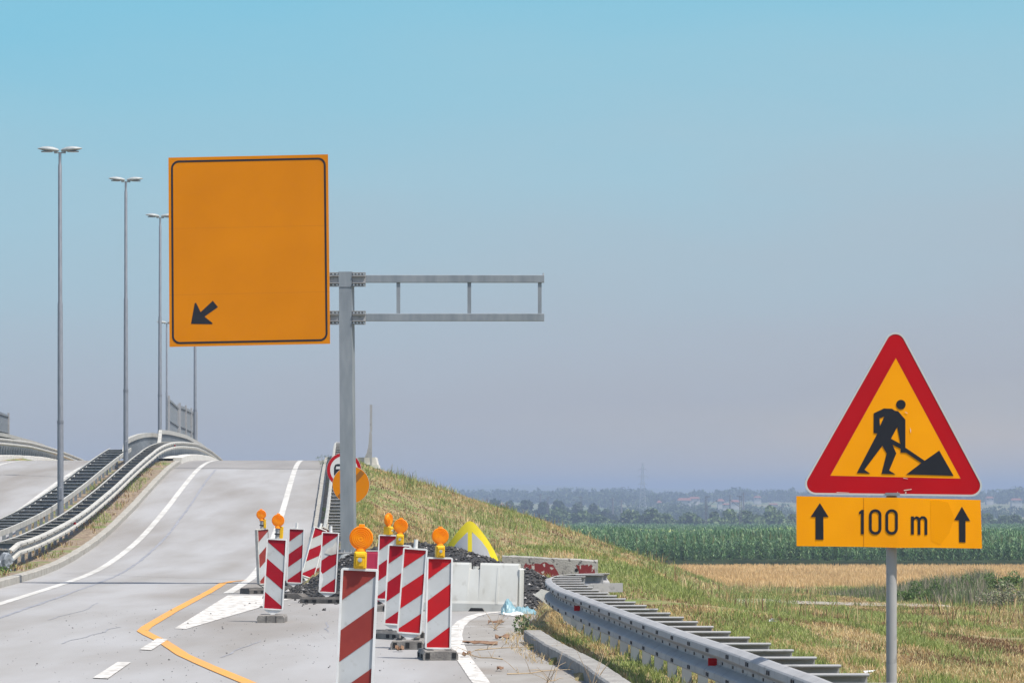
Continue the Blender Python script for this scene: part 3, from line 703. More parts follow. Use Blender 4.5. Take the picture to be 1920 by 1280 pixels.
mb.prism([cv(round_poly(T0, 56)), cv(round_poly(shrink(T0, 9), 48))], TY-.036, TY-.03, 0); mb.build('plate', M['sign_rim'], wroot)
mb = MB(); mb.prism([cv(round_poly(shrink(T0, 9.5), 47)), cv([(609,198),(267,811),(947,826)])], TY-.0335, TY-.0305, 0); mb.build('red_border', M['sign_red'], wroot)
mb = MB(); mb.prism(cv([(609,199),(268,810.5),(946,825.5)]), TY-.0330, TY-.0305, 0); mb.build('face', M['sign_amber'], wroot)
zf = lambda x, y: ((1590+x/7.527-960)/S, EYE-(730+y/7.527-925)/S)
body = [(358,335),(500,268),(615,272),(655,300),(700,305),(803,425),(803,820),(1075,1003),(1280,860),(1482,1215),(818,1195),(1028,1035),(815,890),(737,888),(737,835),(620,775),(675,900),(575,1140),(660,1193),(467,1187),(540,900),(477,792),(225,1128),(303,1183),(118,1176),(408,620),(356,614)]
mb = MB(); mb.prism([[zf(*p) for p in body], [zf(*p) for p in ((437,408),(505,380),(445,515))], [zf(*p) for p in ((600,693),(688,528),(735,768))]], TY-.0365, TY-.0335, 0)
c = zf(740,213); mb.disc(c, 67/7.527/S, TY-.0365, TY-.0335, 0); mb.build('digger_symbol', M['sign_black'], wroot)
proot = wroot
M['scuff'] = mat('pale_scratch', (.62,.55,.5), .5)
for q in ([(655,478),(668,484),(672,488),(660,483)], [(683,560),(688,575),(686,590),(684,575)], [(650,885),(690,880),(692,883),(652,890)], [(655,903),(662,892),(664,902)], [(614,905),(618,893),(620,905)], [(648,822),(672,826),(671,828),(648,825)], [(300,896),(365,899),(364,901),(300,899)]):
    mb = MB(); mb.prism([z7b(*p) for p in q], TY-.0375, TY-.0366, 0); mb.build('scratch', M['scuff'], wroot)
M['shaded_amber'] = mat('shaded_amber_patch', (.77,.29,.0), .6, 0, (.73,.27,.0), 2, 4, spec=.05)
def pl(x, y): return z7b(x, y)
mb = MB()
# slightly bent plate: three facets
cols_ = [(90,917,1177),(440,924,1181),(620,925,1186),(780,930,1185),(1050,937,1190)]
dy = [0.012, .004, -.006, .0, .02]
vs = []; 
for (x, a, b), d_ in zip(cols_, dy):
    for yy in (a, b):
        q = z7b(x if yy == a else x+(1 if x < 100 else 8 if x > 1000 else 0), yy); vs.append((q[0], TY-.06+d_, q[1])); vs.append((q[0], TY-.052+d_, q[1]))
fs = []
for i in range(4):
    a = i*4; b = a+4
    fs += [(a, b, b+2, a+2), (a+1, a+3, b+3, b+1), (a, a+1, b+1, b), (a+2, b+2, b+3, a+3)]
fs += [(0,2,3,1),(16,17,19,18)]
mb.add(vs, fs, 0); mb.build('distance_plate', M['sign_amber'], wroot)
def onplate(x): return TY-.06 + float(np.interp(x, [c_[0] for c_ in cols_], dy))
def psh(mb, P):   # thin shape following the plate
    if not isinstance(P[0][0], (tuple, list)): P = [P]
    fl = [p for q in P for p in q]; tr = tessellate_polygon([[Vector((p[0], p[1], 0)) for p in q] for q in P])
    n = len(fl); vs = [(pl(*p)[0], onplate(p[0])-.0035, pl(*p)[1]) for p in fl] + [(pl(*p)[0], onplate(p[0])-.0008, pl(*p)[1]) for p in fl]
    mb.add(vs, [tuple(t) for t in tr]); b = 0
    for q in P:
        k = len(q); mb.add(vs, [(b+i, b+(i+1) % k, n+b+(i+1) % k, n+b+i) for i in range(k)]); b += k
mb = MB(); psh0 = psh; psh(mb, [(786,940),(830,937),(880,950),(912,1028),(886,1110),(838,1172),(790,1150)])  # darker amber polygon paints a shade onto the plate
mb.v = [(a, b+.0024, c_) for a, b, c_ in mb.v]; mb.build('shade_patch', M['shaded_amber'], wroot)
mb = MB(); psh(mb, [(439,926),(441,926),(441,1179),(439,1179)]); mb.v = [(a, b+.0018, c_) for a, b, c_ in mb.v]; mb.build('seam', M['seam'], wroot)
mb = MB(); psh(mb, [(212,953),(257,1025),(230,1025),(231,1143),(190,1143),(190,1025),(164,1025)]); mb.build('left_arrow', M['sign_black'], wroot)
mb = MB(); psh(mb, [(952,972),(995,1046),(971,1045),(971,1158),(938,1156),(937,1043),(912,1041)]); mb.build('right_arrow', M['sign_black'], wroot)
def stad(x0, y0, x1, y1, r, n=8):
    P = []
    for (cx, cy, a0) in ((x1-r,y0+r,-90),(x1-r,y1-r,0),(x0+r,y1-r,90),(x0+r,y0+r,180)):
        for k in range(n+1): a = R(a0+90*k/n); P.append((cx+r*math.cos(a), cy+r*math.sin(a)))
    return P
mb = MB()
psh(mb, [(441,988),(441,1115),(426,1115),(426,1008),(416,1011),(416,999),(429,988)])
psh(mb, [stad(468,985,532,1117,31), stad(482,999,518,1103,17.5)])
psh(mb, [stad(553,985,617,1117,31), stad(567,999,603,1103,17.5)])
mb.build('number', M['sign_black'], wroot); mb = MB()
psh(mb, [(686,1022),(701,1022),(701,1030),(712,1021),(724,1024),(730,1030),(741,1021),(756,1022),(766,1030),(771,1042),(771,1118),(757,1118),(757,1045),(751,1035),(742,1035),(735,1043),(735,1117),(721,1117),(721,1045),(715,1035),(707,1036),(701,1045),(701,1116),(686,1116)])
mb.build('unit_letter', M['sign_black'], wroot)
mb = MB(); xp = (1672.3-960)/S; mb.tube([(xp, TY+.03, -.6), (xp, TY+.03, EYE-(640-925)/S)], .037, 20); mb.build('post', M['galv'], wroot)
mb = MB(); mb.box((xp, TY+.0, EYE-(926-925)/S), (.10,.10,.02)); 
for zz_ in (700, 860, 960, 1005): mb.box((xp, TY+.03, EYE-(zz_-925)/S), (.10,.086,.03))
mb.build('clamps', M['galv_dark'], wroot)

# ------------------------------------------------------------------ round signs behind the mast
S = 83.0; CY = F/S; X = lambda px: (px-960)/S; Z = lambda py: EYE-(py-925)/S
r0 = thing('round_sign', (X(652), CY, .1), 'round red rimmed no overtaking sign partly behind the grey mast', 'sign')
c = (X(645), Z(880.5)); rr = 32.5/S
mb = MB(); mb.disc(c, rr, CY, CY+.03, 0); mb.build('plate', M['sign_rim'], r0)
mb = MB(); n = 48; ringp = lambda q: [(c[0]+q*math.cos(2*math.pi*i/n), c[1]+q*math.sin(2*math.pi*i/n)) for i in range(n)]
mb.prism([ringp(rr*.985), ringp(rr*.80)], CY-.004, CY-.001, 0); mb.build('red_ring', M['sign_red'], r0)
mb = MB(); mb.disc(c, rr*.798, CY-.003, CY-.001, 0); mb.build('face', M['sign_white'], r0)
mb = MB()
car = lambda cx, cz, s_: ([(cx-8*s_,cz-10*s_),(cx-8*s_,cz+4*s_),(cx-6*s_,cz+9*s_),(cx-2*s_,cz+10.5*s_),(cx+2*s_,cz+10.5*s_),(cx+6*s_,cz+9*s_),(cx+8*s_,cz+4*s_),(cx+8*s_,cz-10*s_),(cx+5*s_,cz-10*s_),(cx+5*s_,cz-7*s_),(cx-5*s_,cz-7*s_),(cx-5*s_,cz-10*s_)],
                          [(cx-5*s_,cz+1*s_),(cx-4*s_,cz+6.5*s_),(cx+4*s_,cz+6.5*s_),(cx+5*s_,cz+1*s_)])
a, b = car(X(634.5), Z(880), .0122); mb.prism([a, b], CY-.007, CY-.004, 0); mb.build('left_symbol', M['sign_black'], r0)
mb = MB(); a, b = car(X(656), Z(880), .0122); mb.prism([a, b], CY-.007, CY-.004, 0); mb.build('right_symbol', M['sign_red'], r0)
mb = MB(); mb.tube([(X(652),CY+.07,-.1),(X(652),CY+.07,Z(852))], .035, 14); mb.build('post', M['galv'], r0)
S = 85.0; OY = F/S; X = lambda px: (px-960)/S; Z = lambda py: EYE-(py-925)/S
r1 = thing('round_sign', (X(658), OY, Z(943)), 'round orange sign with brown diagonal bar, just below the red rimmed one', 'sign')
c = (X(658), Z(908.3)); rr = 35.0/S
mb = MB(); mb.disc(c, rr, OY, OY+.03, 0); mb.build('plate', M['sign_rim'], r1)
mb = MB(); mb.disc(c, rr*.985, OY-.004, OY-.001, 0, 48); mb.build('face', M['sign_orange'], r1)
mb = MB(); a = R(48); u = Vector((math.cos(a), math.sin(a))); v = Vector((-u.y, u.x)); cc = Vector(c)
mb.prism([tuple(cc+u*rr*.93-v*.055), tuple(cc+u*rr*.93+v*.055), tuple(cc-u*rr*.93+v*.055), tuple(cc-u*rr*.93-v*.055)], OY-.007, OY-.004, 0); mb.build('bar', M['sign_brown'], r1)
mb = MB(); mb.box((X(652), OY+.06, Z(908)), (.06,.12,.05)); mb.build('bracket', M['galv'], r1)

# ------------------------------------------------------------------ delineator panels
def clip(poly, a, b, c_):     # keep a*x+b*z+c_ >= 0
    o = []
    for i in range(len(poly)):
        p, q = poly[i], poly[(i+1) % len(poly)]; dp = a*p[0]+b*p[1]+c_; dq = a*q[0]+b*q[1]+c_
        if dp >= 0: o.append(p)
        if (dp >= 0) != (dq >= 0): t = dp/(dp-dq); o.append((p[0]+(q[0]-p[0])*t, p[1]+(q[1]-p[1])*t))
    return o
PW, PH, BZ = .285, 1.0, .17
def panel(kind, red, label, flip=False, footm='foot', foot_rot=0., dirty=False, neck=True, torn=False):
    root = thing('delineator_panel', (0,0,0), label, 'delineator panel', 'red and white delineator panels')
    mf = M['dirty_plastic'] if dirty else M['frame_plastic']
    x, z0, z1 = PW/2, BZ, BZ+PH; fw = .018
    mb = MB()   # frame: rounded outline, raised border
    outer = round_poly([(-x,z0),(x,z0),(x,z1),(-x,z1)], .02, 4); inner = round_poly([(-x+fw,z0+fw),(x-fw,z0+fw),(x-fw,z1-fw),(-x+fw,z1-fw)], .006, 4)
    mb.prism([outer, inner], -.034, .034, 0)
    mb.build('frame', mf, root, False)
    mb = MB()   # striped sheet
    sx, sz0, sz1 = x-fw, z0+fw, z1-fw; hh = sz1-sz0; per = .487*hh; rise = .2*hh/(2*sx)
    mb.box((0, .0, (sz0+sz1)/2), (2*sx, .036, hh), 0)
    rect = [(-sx,sz0),(sx,sz0),(sx,sz1),(-sx,sz1)]
    sg = -1 if flip else 1
    for k in range(-1, 4):
        # t = (sz1 - z) + rise*(x+sx)*sg ; red for t in [k*per-.013hh, k*per+.23hh]
        base = 0 if not flip else .2*hh
        lo = k*per-.013*hh; hi_ = k*per+.235*hh
        # t = (sz1-z) + rise*sg*(x+sx) + base
        A = rise*sg; Bc = -1; C0 = sz1+rise*sg*sx+base
        p = clip(rect, A, Bc, C0-lo); p = clip(p, -A, -Bc, -(C0-hi_)) if p else p
        if len(p) >= 3:
            mb.add([(q[0], -.0205, q[1]) for q in p], [tuple(range(len(p)))], 1)
            # narrow pale rim of the sheeting joint
    if torn:
        mb.prism([(-sx,sz0+.02),(-sx,sz0+.33),(-sx+.03,sz0+.29),(-sx+.045,sz0+.20),(-sx+.03,sz0+.10),(-sx+.02,sz0+.02)], -.030, -.021, 2)
        mb.prism([(sx-.02,sz1-.12),(sx,sz1-.2),(sx-.01,sz1-.33),(sx-.10,sz1-.36),(sx-.20,sz1-.33),(sx-.16,sz1-.25),(sx-.08,sz1-.22)], -.026, -.021, 3)
    mb.build('striped_sheet', [M['reflect_white'], red, M['frame_plastic'], M['dirty_plastic']], root, False)
    mb = MB()   # tapered neck
    nk = [(-x*.93,z0-.001),(-.03,z0-.055),(-.03,.075),(.03,.075),(.03,z0-.055),(x*.93,z0-.001)]
    mb.prism(nk, -.022, .022)
    mb.build('neck', mf, root, False)
    mb = MB(); mb.tube([(0,0,z1-.01),(0,0,z1+.10)], .024, 12); mb.build('socket_tube', mf, root, False)
    # rubber foot, long axis along y, bevelled
    fm = M['foot'] if footm == 'foot' else M['foot_dark']
    mb = MB(); W2, L2, h = .19, .40, .105
    sec = [(-W2,0),(-W2,.07),(-W2+.02,h),(W2-.02,h),(W2,.07),(W2,0)]
    vs = []; ysn = [-L2, -L2+.03, L2-.03, L2]
    for i, y in enumerate(ysn):
        k = .93 if i in (0, 3) else 1
        for p in sec: vs.append((p[0], y, p[1]*k))
    fs = []
    for i in range(3):
        for j in range(5): fs.append((i*6+j, i*6+j+1, (i+1)*6+j+1, (i+1)*6+j))
    fs += [(0,1,2,3,4,5)[::-1], (18,19,20,21,22,23)]
    mb.add(vs, fs, 0)
    holes = (-.14, 0.005, .145) if kind != 10 else (-.14, .145)
    if kind != 2:
        for hx in holes:
            mb.box((hx, -L2-.001, .052), (.045, .012, .062), 1)
        for hy in (-.28, -.14, .14, .28):
            for s_ in (-1, 1): mb.box((s_*(W2-.0005), hy, .04), (.012, .07, .045), 1)
        for hx in (-.1, .1):
            for hy in (-.25, -.1, .12, .27): mb.box((hx, hy, h+.0005), (.07, .07, .006), 1)
    else:
        mb.box((.075,-L2-.001,.05), (.006,.01,.095), 1); mb.box((-.06,-L2-.001,.05), (.006,.01,.095), 1)
    f = mb.build('foot', [fm, M['hole']], root, False); f.rotation_euler = (0,0,foot_rot)
    return root
def warning_lamp(root, rotz=0., on_tube=False, tilt=0.):
    e = bpy.data.objects.new('warning_lamp', None); col.objects.link(e); e.parent = root; e.location = (0,0,BZ+PH); e.rotation_euler = (0, tilt, rotz); e.empty_display_size = .1
    z = .0
    if on_tube:
        bx = .055; cz = .255; mb = MB(); mb.tube([(0,0,.0),(0,0,.12)], .027, 12); mb.tube([(0,0,.055),(0,0,.075)], .040, 12, 1); mb.tube([(0,0,.11),(0,0,.15)], .032, 12)
        mb.build('sleeve', [M['galv'], M['steel_bolt']], e, False)
        mb = MB(); mb.box((.055, .02, .09), (.05, .07, .17), 0, bev=.008); mb.build('battery_box', M['yellow_box'], e, False)
        r = .088
    else:
        cz = .23; mb = MB(); mb.box((0, -.0, .062), (.095, .12, .13), 0, bev=.008); mb.box((0, -.058, .10), (.075, .03, .03), 0, bev=.005); mb.box((0,-.064,.05), (.06,.012,.07), 0, bev=.004)
        mb.tube([(0,-.062,.065),(0,-.086,.065)], .010, 8, 1); mb.tube([(0,-.07,.065),(0,-.074,.065)], .017, 10, 1)
        mb.build('battery_box', [M['yellow_box'], M['bolt_light']], e, False); r = .09
    mb = MB(); n = 32
    rings = [(0,-.036),(r*.10,-.036),(r*.12,-.031),(r*.28,-.036),(r*.30,-.030),(r*.44,-.035),(r*.46,-.029),(r*.60,-.034),(r*.62,-.028),(r*.76,-.032),(r*.78,-.026),(r*.90,-.027),(r*.94,-.024)]
    vs = []; fs = []
    full = rings + [(r*.94,.030),(r*.90,.030),(r*.6,.044),(r*.3,.05),(0,.052)]
    for (q, y) in full:
        for k in range(n): a = 2*math.pi*k/n; vs.append((q*math.cos(a), y, cz+q*math.sin(a)))
    for i in range(len(full)-1):
        for k in range(n): fs.append((i*n+k, i*n+(k+1) % n, (i+1)*n+(k+1) % n, (i+1)*n+k))
    mb.add(vs, fs, 0, False); mb.build('lens', M['amber'], e, False)
    mb = MB(); P = [(q, y) for q, y in ((r*.93,-.030),(r,-.028),(r*1.01,0),(r,.028),(r*.93,.030))]; vs = []; fs = []
    for (q, y) in P:
        for k in range(n): a = 2*math.pi*k/n; vs.append((q*math.cos(a), y, cz+q*math.sin(a)))
    for i in range(len(P)-1):
        for k in range(n): fs.append((i*n+k, i*n+(k+1) % n, (i+1)*n+(k+1) % n, (i+1)*n+k))
    mb.add(vs, fs, 0, True); mb.box((0,0,cz+r+.006), (.045,.045,.016), 0, bev=.004)
    mb.tube([(0,0,cz-r+.012),(0,0,cz-r-.02)], [.034,.045], 14)
    mb.build('lens_rim', M['amber_dark'], e, False)
    return e
def put(root, px_mid, y_bot, s, lean=0., rz=0., back=0., zs=1., dz=0.):
    """px_mid = centre of the panel's bottom edge, s = px per metre there"""
    x = (px_mid-960)/s; y = F/s
    root.location = (x, y, max(float(zr(y)), 0)+.0); root.rotation_euler = (back, lean, rz)
    for ch in root.children:
        if not ch.name.startswith('foot'): ch.location.z += dz
        if ch.name.startswith('foot'):      # the foot lies flat
            m_ = Matrix.Rotation(rz, 4, 'Z') @ Matrix.Rotation(ch.rotation_euler.z, 4, 'Z')
            full = root.rotation_euler.to_matrix().to_4x4()
            ch.rotation_euler = (full.inverted() @ m_).to_euler()
p = panel(6, M['red_faded'], 'largest nearest striped panel with faded brick red bands and amber lamp'); warning_lamp(p); put(p, 661, 1320, 247, R(2.6), dz=.065)
p = panel(10, M['red_bright'], 'bright red striped panel with amber lamp in front of the white barrier'); warning_lamp(p, R(4)); put(p, 820.5, 1217, 172, R(1.2), R(6), dz=-.062)
p = panel(9, M['red_bright'], 'bright red striped panel without lamp, bare tube on top, right of the middle'); put(p, 765, 1188, 161, R(4.3))
p = panel(8, M['red_crimson'], 'dull crimson striped panel with round amber lamp, partly behind the lampless one', foot_rot=R(35)); warning_lamp(p); put(p, 739.5, 1175, 151, R(3.2))
p = panel(7, M['red_crimson'], 'crimson striped panel with its lamp turned edge on, furthest of the right cluster'); warning_lamp(p, R(62)); put(p, 722, 1131, 122, R(2.2))
p = panel(2, M['red_crimson'], 'striped panel with bands falling to the right and amber lamp, left cluster front', flip=True); warning_lamp(p, 0, True); put(p, 510.5, 1137, 133.5, R(3.3))
p = panel(1, M['red_faded'], 'leftmost striped panel seen obliquely with amber lamp', footm='dark', foot_rot=R(75), dirty=True); warning_lamp(p, R(-40), True); put(p, 496, 1090, 104, R(-3.2), R(46))
p = panel(3, M['red_crimson'], 'upright striped panel with bare tube on top, left cluster, third from the left', foot_rot=R(40)); put(p, 551, 1090, 103, R(2.6))
p = panel(4, M['red_crimson'], 'striped panel leaning far to the right beside the kerb, nearer of the leaning pair', footm='dark', foot_rot=R(80)); put(p, 571, 1085, 96, R(17), R(30))
p = panel(4, M['red_faded'], 'striped panel leaning far to the right, further of the leaning pair', footm='dark', foot_rot=R(80), dirty=True); put(p, 583, 1088, 94.5, R(20), R(42))
p = panel(5, M['red_crimson'], 'torn and dented striped panel in front of the dark rubble, left of the mast', footm='dark', foot_rot=R(70), torn=True); put(p, 612.5, 1117, 114, R(3.2))
# loose dark foot on the road
p = None
lf = thing('loose_foot', (-3.83, 68.6, .0), 'loose dark rubber foot lying on the road between the left panels', 'panel foot')
mb = MB(); mb.prism([(-.42,.0),(-.40,.05),(-.30,.09),(.22,.09),(.34,.02),(.36,0)], -.19, .19, 0); mb.box((0,-.195,.04), (.07,.012,.05), 1); mb.box((-.18,-.195,.04), (.07,.012,.05), 1); mb.build('rubber_block', [M['foot_dark'], M['hole']], lf, False)
lf.rotation_euler = (0,0,R(-15))

# ------------------------------------------------------------------ barriers and blocks
def barrier_local(L, Hh, m, name, label, notch=True, mats=None):
    root = thing(name, (0,0,0), label, 'barrier')
    prof = [(-.24,0),(-.24,.12),(-.225,.16),(-.10,Hh-.03),(-.085,Hh),(.085,Hh),(.10,Hh-.03),(.225,.16),(.24,.12),(.24,0)]
    mb = MB(); xs = [-L/2, -L/2+.02]
    n = 12
    cuts = [-L/2, -L*.17-.11, -L*.17, -L*.02, -L*.02+.0005, L/2]
    segs = [(-L/2, .01, 0), (.01, .18, .10 if notch else 0), (.18, L/2, 0)]
    for (a, b, dn) in segs:
        pr = [(y, min(z, Hh-dn)) for y, z in prof]
        vs = [(a, y, z) for y, z in pr] + [(b, y, z) for y, z in pr]; k = len(pr)
        mb.add(vs, [(i, i+1, k+i+1, k+i) for i in range(k-1)] + [tuple(range(k))[::-1], tuple(range(k, 2*k))], 0)
    for xr in (-L*.28, L*.30):      # moulded ribs
        mb.add([(xr-.02,-.243,.12),(xr+.02,-.243,.12),(xr+.015,-.112,Hh-.06),(xr-.015,-.112,Hh-.06),(xr-.02,-.225,.12),(xr+.02,-.225,.12),(xr+.015,-.095,Hh-.06),(xr-.015,-.095,Hh-.06)], [(0,1,2,3),(0,4,5,1),(1,5,6,2),(2,6,7,3),(3,7,4,0)], 0)
    mb.build('shell', m, root, False)
    mb = MB(); mb.add([], [])
    for hx in (-L*.30, L*.10):
        mb.prism([(hx-.13,-.001),(hx-.09,.055),(hx+.09,.055),(hx+.13,-.001)], -.246, -.236, 0)
    mb.build('fork_slot', M['hole'], root, False)
    if notch:
        mb = MB(); mb.tube([(.10,0,Hh-.10),(.10,0,Hh-.055)], .05, 14); mb.build('filler_cap', m, root, False)
    return root
b = barrier_local(1.55, .74, M['white_plastic'], 'plastic_barrier', 'scuffed white plastic barrier in front of the rubble heap')
b.location = (-.66, 61.5, .0); b.rotation_euler = (0, R(1.0), R(-9))
mb = MB(); mb.box((.80,0,.34), (.05,.30,.66), 0, bev=.02); o = mb.build('coupling', M['white_plastic'], b, False)
b = barrier_local(.95, .86, M['red_plastic'], 'plastic_barrier', 'magenta red plastic barrier behind the striped panels', notch=False)
b.location = (-1.62, 65.2, .0)
mb = MB(); mb.box((0,0,.868), (.93,.19,.012), 0, bev=.004); mb.build('top_strip', M['white_plastic'], b, False); b.location = (-1.93, 65.2, 0)
cb = thing('concrete_block', (.70, 74.5, .05), 'grey concrete barrier block with flaking dark red paint patches', 'barrier')
mb = MB(); L = 1.78; Hh = .56
P = [(-L/2,-.25),(L/2,-.25),(L/2-.01,Hh-.03),(L/2-.05,Hh-.02),(-L/2+.03,Hh+.04),(-L/2+.0,Hh-.01)]
vs = []
prof = [(-.24,-.25),(-.24,.1),(-.12,.2),(-.10,Hh-.02),(-.07,Hh),(.07,Hh),(.10,Hh-.02),(.24,-.25)]; n = 18
for i in range(n+1):
    t = -L/2+L*i/n
    for (y, z) in prof: vs.append((t, y, z + (.035*(-t) if z > .3 else 0) + (random.uniform(-.008,.008) if z > .3 else 0)))
k = len(prof); fs = [(i*k+j, (i+1)*k+j, (i+1)*k+j+1, i*k+j+1) for i in range(n) for j in range(k-1)] + [tuple(range(k)), tuple(range(n*k, n*k+k))[::-1]]
mb.add(vs, fs, 0); mb.build('block', M['concrete'], cb, False)
def yface(z): return float(np.interp(z, [-.25,.1,.2,Hh-.02,Hh], [-.24,-.24,-.12,-.10,-.07]))
for poly in ([(-.50,.40),(-.42,.45),(-.10,.46),(.06,.43),(.20,.205),(-.42,.205)], [(.50,.44),(.70,.44),(.83,.42),(.86,.205),(.57,.205)], [(-.42,.19),(.20,.19),(.36,-.2),(.0,-.2),(-.3,-.05)]):
    mb = MB(); 
    rough = []
    for i in range(len(poly)):
        a = Vector(poly[i]); b_ = Vector(poly[(i+1) % len(poly)])
        for q in range(4): 
            c_ = a.lerp(b_, q/4); rough.append((c_.x + random.uniform(-.012,.012), c_.y + (random.uniform(-.025,.025) if a.y > .3 else 0)))
    tr = tessellate_polygon([[Vector((p_[0], p_[1], 0)) for p_ in rough]])
    mb.add([(p_[0], yface(p_[1])-.004, p_[1]) for p_ in rough], [tuple(t) for t in tr]); mb.build('paint_patch', M['red_chip'], cb, False)
mb = MB(); mb.tube([(.50,-.118,.34),(.50,-.106,.34)], .032, 14); mb.build('lifting_hole', M['hole'], cb, False)
cb.rotation_euler = (0, R(1.0), R(-3))
# yellow nose marker
nr = thing('nose_marker', (-.73, 69.2, .0), 'curved yellow and silver gore marker standing behind the rubble heap', 'marker')
mb = MB(); zt_ = 1.33
rows = 26; vs = []; lab = []
def hw(d):   # half width of the outline at distance d below the apex
    return float(np.interp(d, [0,.02,.06,.12,.2,.35,.53,.74,1.0,1.33], [.0,.055,.10,.155,.22,.33,.44,.53,.61,.66]))
def hwi(d): return max(.037, float(np.interp(d, [0,.19,.25,.36,.5,.72,1.0,1.33], [.037,.037,.10,.21,.31,.40,.47,.52])))
def nose_pt(x, z): return (x, -.03 + 1.0*x*x, z)
ds = [0,.008,.02,.04,.06,.09,.12,.16,.19,.22,.25,.3,.36,.43,.5,.6,.72,.86,1.0,1.16,1.33]
def strip(fa, fb, mi, off, n=4):
    vs = []; fs = []
    for d in ds:
        a, b2 = fa(d), fb(d)
        for k in range(n+1): x = a+(b2-a)*k/n; y = nose_pt(x, 0)[1]; vs.append((x, y+off, zt_-d))
    for i in range(len(ds)-1):
        for k in range(n): q = i*(n+1)+k; fs.append((q, q+1, q+n+2, q+n+1))
    mb.add(vs, fs, mi, True)
stem = lambda d: min(hw(d), .037); inn = lambda d: min(hw(d), hwi(d))
for sg in (-1, 1):
    strip(lambda d: sg*inn(d), lambda d: sg*hw(d), 0, 0); strip(lambda d: sg*stem(d), lambda d: sg*inn(d), 1, 0)
strip(lambda d: -stem(d), lambda d: stem(d), 0, 0)
strip(lambda d: -hw(d), lambda d: hw(d), 2, .03, 10)
for sg in (-1, 1):   # rim
    vs = []; 
    for d in ds: x = sg*hw(d); y = nose_pt(x, 0)[1]; vs += [(x, y, zt_-d), (x, y+.03, zt_-d)]
    mb.add(vs, [(2*i, 2*i+1, 2*i+3, 2*i+2) for i in range(len(ds)-1)], 0)
mb.build('curved_board', [M['nose_yellow'], M['nose_grey'], M['galv']], nr, False)
mb = MB(); mb.tube([(0,.12,0),(0,.08,1.0)], .03, 10); mb.bar((-.3,.25,.6), (.3,.25,.6), .04, .04); mb.build('support', M['galv'], nr, False)
nr.rotation_euler = (0, 0, R(3))

# ------------------------------------------------------------------ rubble heap
def hp(x, y):
    a = np.interp(x, [-4.2,-3.7,-3.3,-2.9,-2.3,-1.6,-1.0,-.5,0,.3,.6,.9], [0,.16,.46,.70,.86,.97,.90,.77,.62,.55,.42,.12])
    yc = np.interp(x, [-4,-3,-2,-1,.6], [72.6,70.8,68.6,66.4,63.8]); w_ = np.interp(x, [-4,-1,.6], [2.6,3.8,3.0])
    q = np.clip(1-np.abs(y-yc)/w_, 0, 1)
    return a*(np.sin(q*np.pi/2))**1.1 + np.where(a*q > .02, .09*(fbm(x*3, y*2, 21)-.45), 0)
hx = np.arange(-4.4, 1.2, .07); hy = np.arange(60.8, 77, .14); XX, YY = np.meshgrid(hx, hy)
ZZ = hp(XX, YY) + .02*rng.random(XX.shape) - .02
base = np.where(YY > 60, np.maximum(0, 0), 0)
nx, ny = len(hx), len(hy); ii = (np.arange(ny-1)[:, None]*nx + np.arange(nx-1)[None]).ravel()
V = [np.c_[XX.ravel(), YY.ravel(), ZZ.ravel()]]; C = [np.full((nx*ny, 3), .035)]; T = [np.r_[np.c_[ii, ii+1, ii+1+nx], np.c_[ii, ii+1+nx, ii+nx]]]
N = 15000; sx = rng.uniform(-4.3, 1.1, N); sy = rng.uniform(61, 76.5, N); hz = hp(sx, sy); keep = (hz > .03) | (rng.random(N) < .015)
sx, sy, hz = sx[keep], sy[keep], hz[keep]; N = len(sx); r_ = rng.uniform(.012, .038, N)*np.where(rng.random(N) < .06, 1.6, 1)
octv = np.array([(1,0,0),(-1,0,0),(0,1,0),(0,-1,0),(0,0,1),(0,0,-1)], float); octf = np.array([(0,2,4),(2,1,4),(1,3,4),(3,0,4),(2,0,5),(1,2,5),(3,1,5),(0,3,5)])
j = octv[None]*rng.uniform(.6, 1.35, (N,6,1)); th = rng.uniform(0, 6.28, N); ct, st_ = np.cos(th)[:,None], np.sin(th)[:,None]
jx = j[...,0]*ct - j[...,1]*st_; jy = j[...,0]*st_ + j[...,1]*ct
vv = np.stack([sx[:,None]+jx*r_[:,None], sy[:,None]+jy*r_[:,None], hz[:,None]+.008+j[...,2]*r_[:,None]*.75], -1).reshape(-1,3)
cc = np.repeat(rng.uniform(.02, .085, (N,1))*np.where(rng.random((N,1)) < .05, 5, 1), 6, 0)*np.array([[1,.96,.93]])
b0 = nx*ny; V.append(vv); C.append(cc); T.append((octf[None]+np.arange(N)[:,None,None]*6).reshape(-1,3)+b0)
tag(np_mesh('rubble_heap', np.vstack(V), np.vstack(T), [M['gravel']], np.vstack(C)), 'dark heap of broken asphalt rubble behind the panels', 'rubble', kind='stuff')
# crumbs scattered on the road
N = 700; sx = rng.uniform(-6.5, .4, N); sy = 34+rng.random(N)**1.3*28; ok = sx < xright(sy)-.1; sx, sy = sx[ok], sy[ok]; N = len(sx); r_ = rng.uniform(.003, .008, N)*np.where(rng.random(N)<.08, 2.0, 1)
vv = np.stack([sx[:,None]+octv[None,:,0]*r_[:,None], sy[:,None]+octv[None,:,1]*r_[:,None], .006+octv[None,:,2]*r_[:,None]*.6+r_[:,None]*.4], -1).reshape(-1,3)
cc = np.repeat(rng.uniform(.03,.16,(N,1)), 6, 0)*np.ones((1,3))
tag(np_mesh('road_grit', vv, (octf[None]+np.arange(N)[:,None,None]*6).reshape(-1,3), [M['gravel']], cc), 'scattered dark grit on the road', 'grit', kind='stuff')

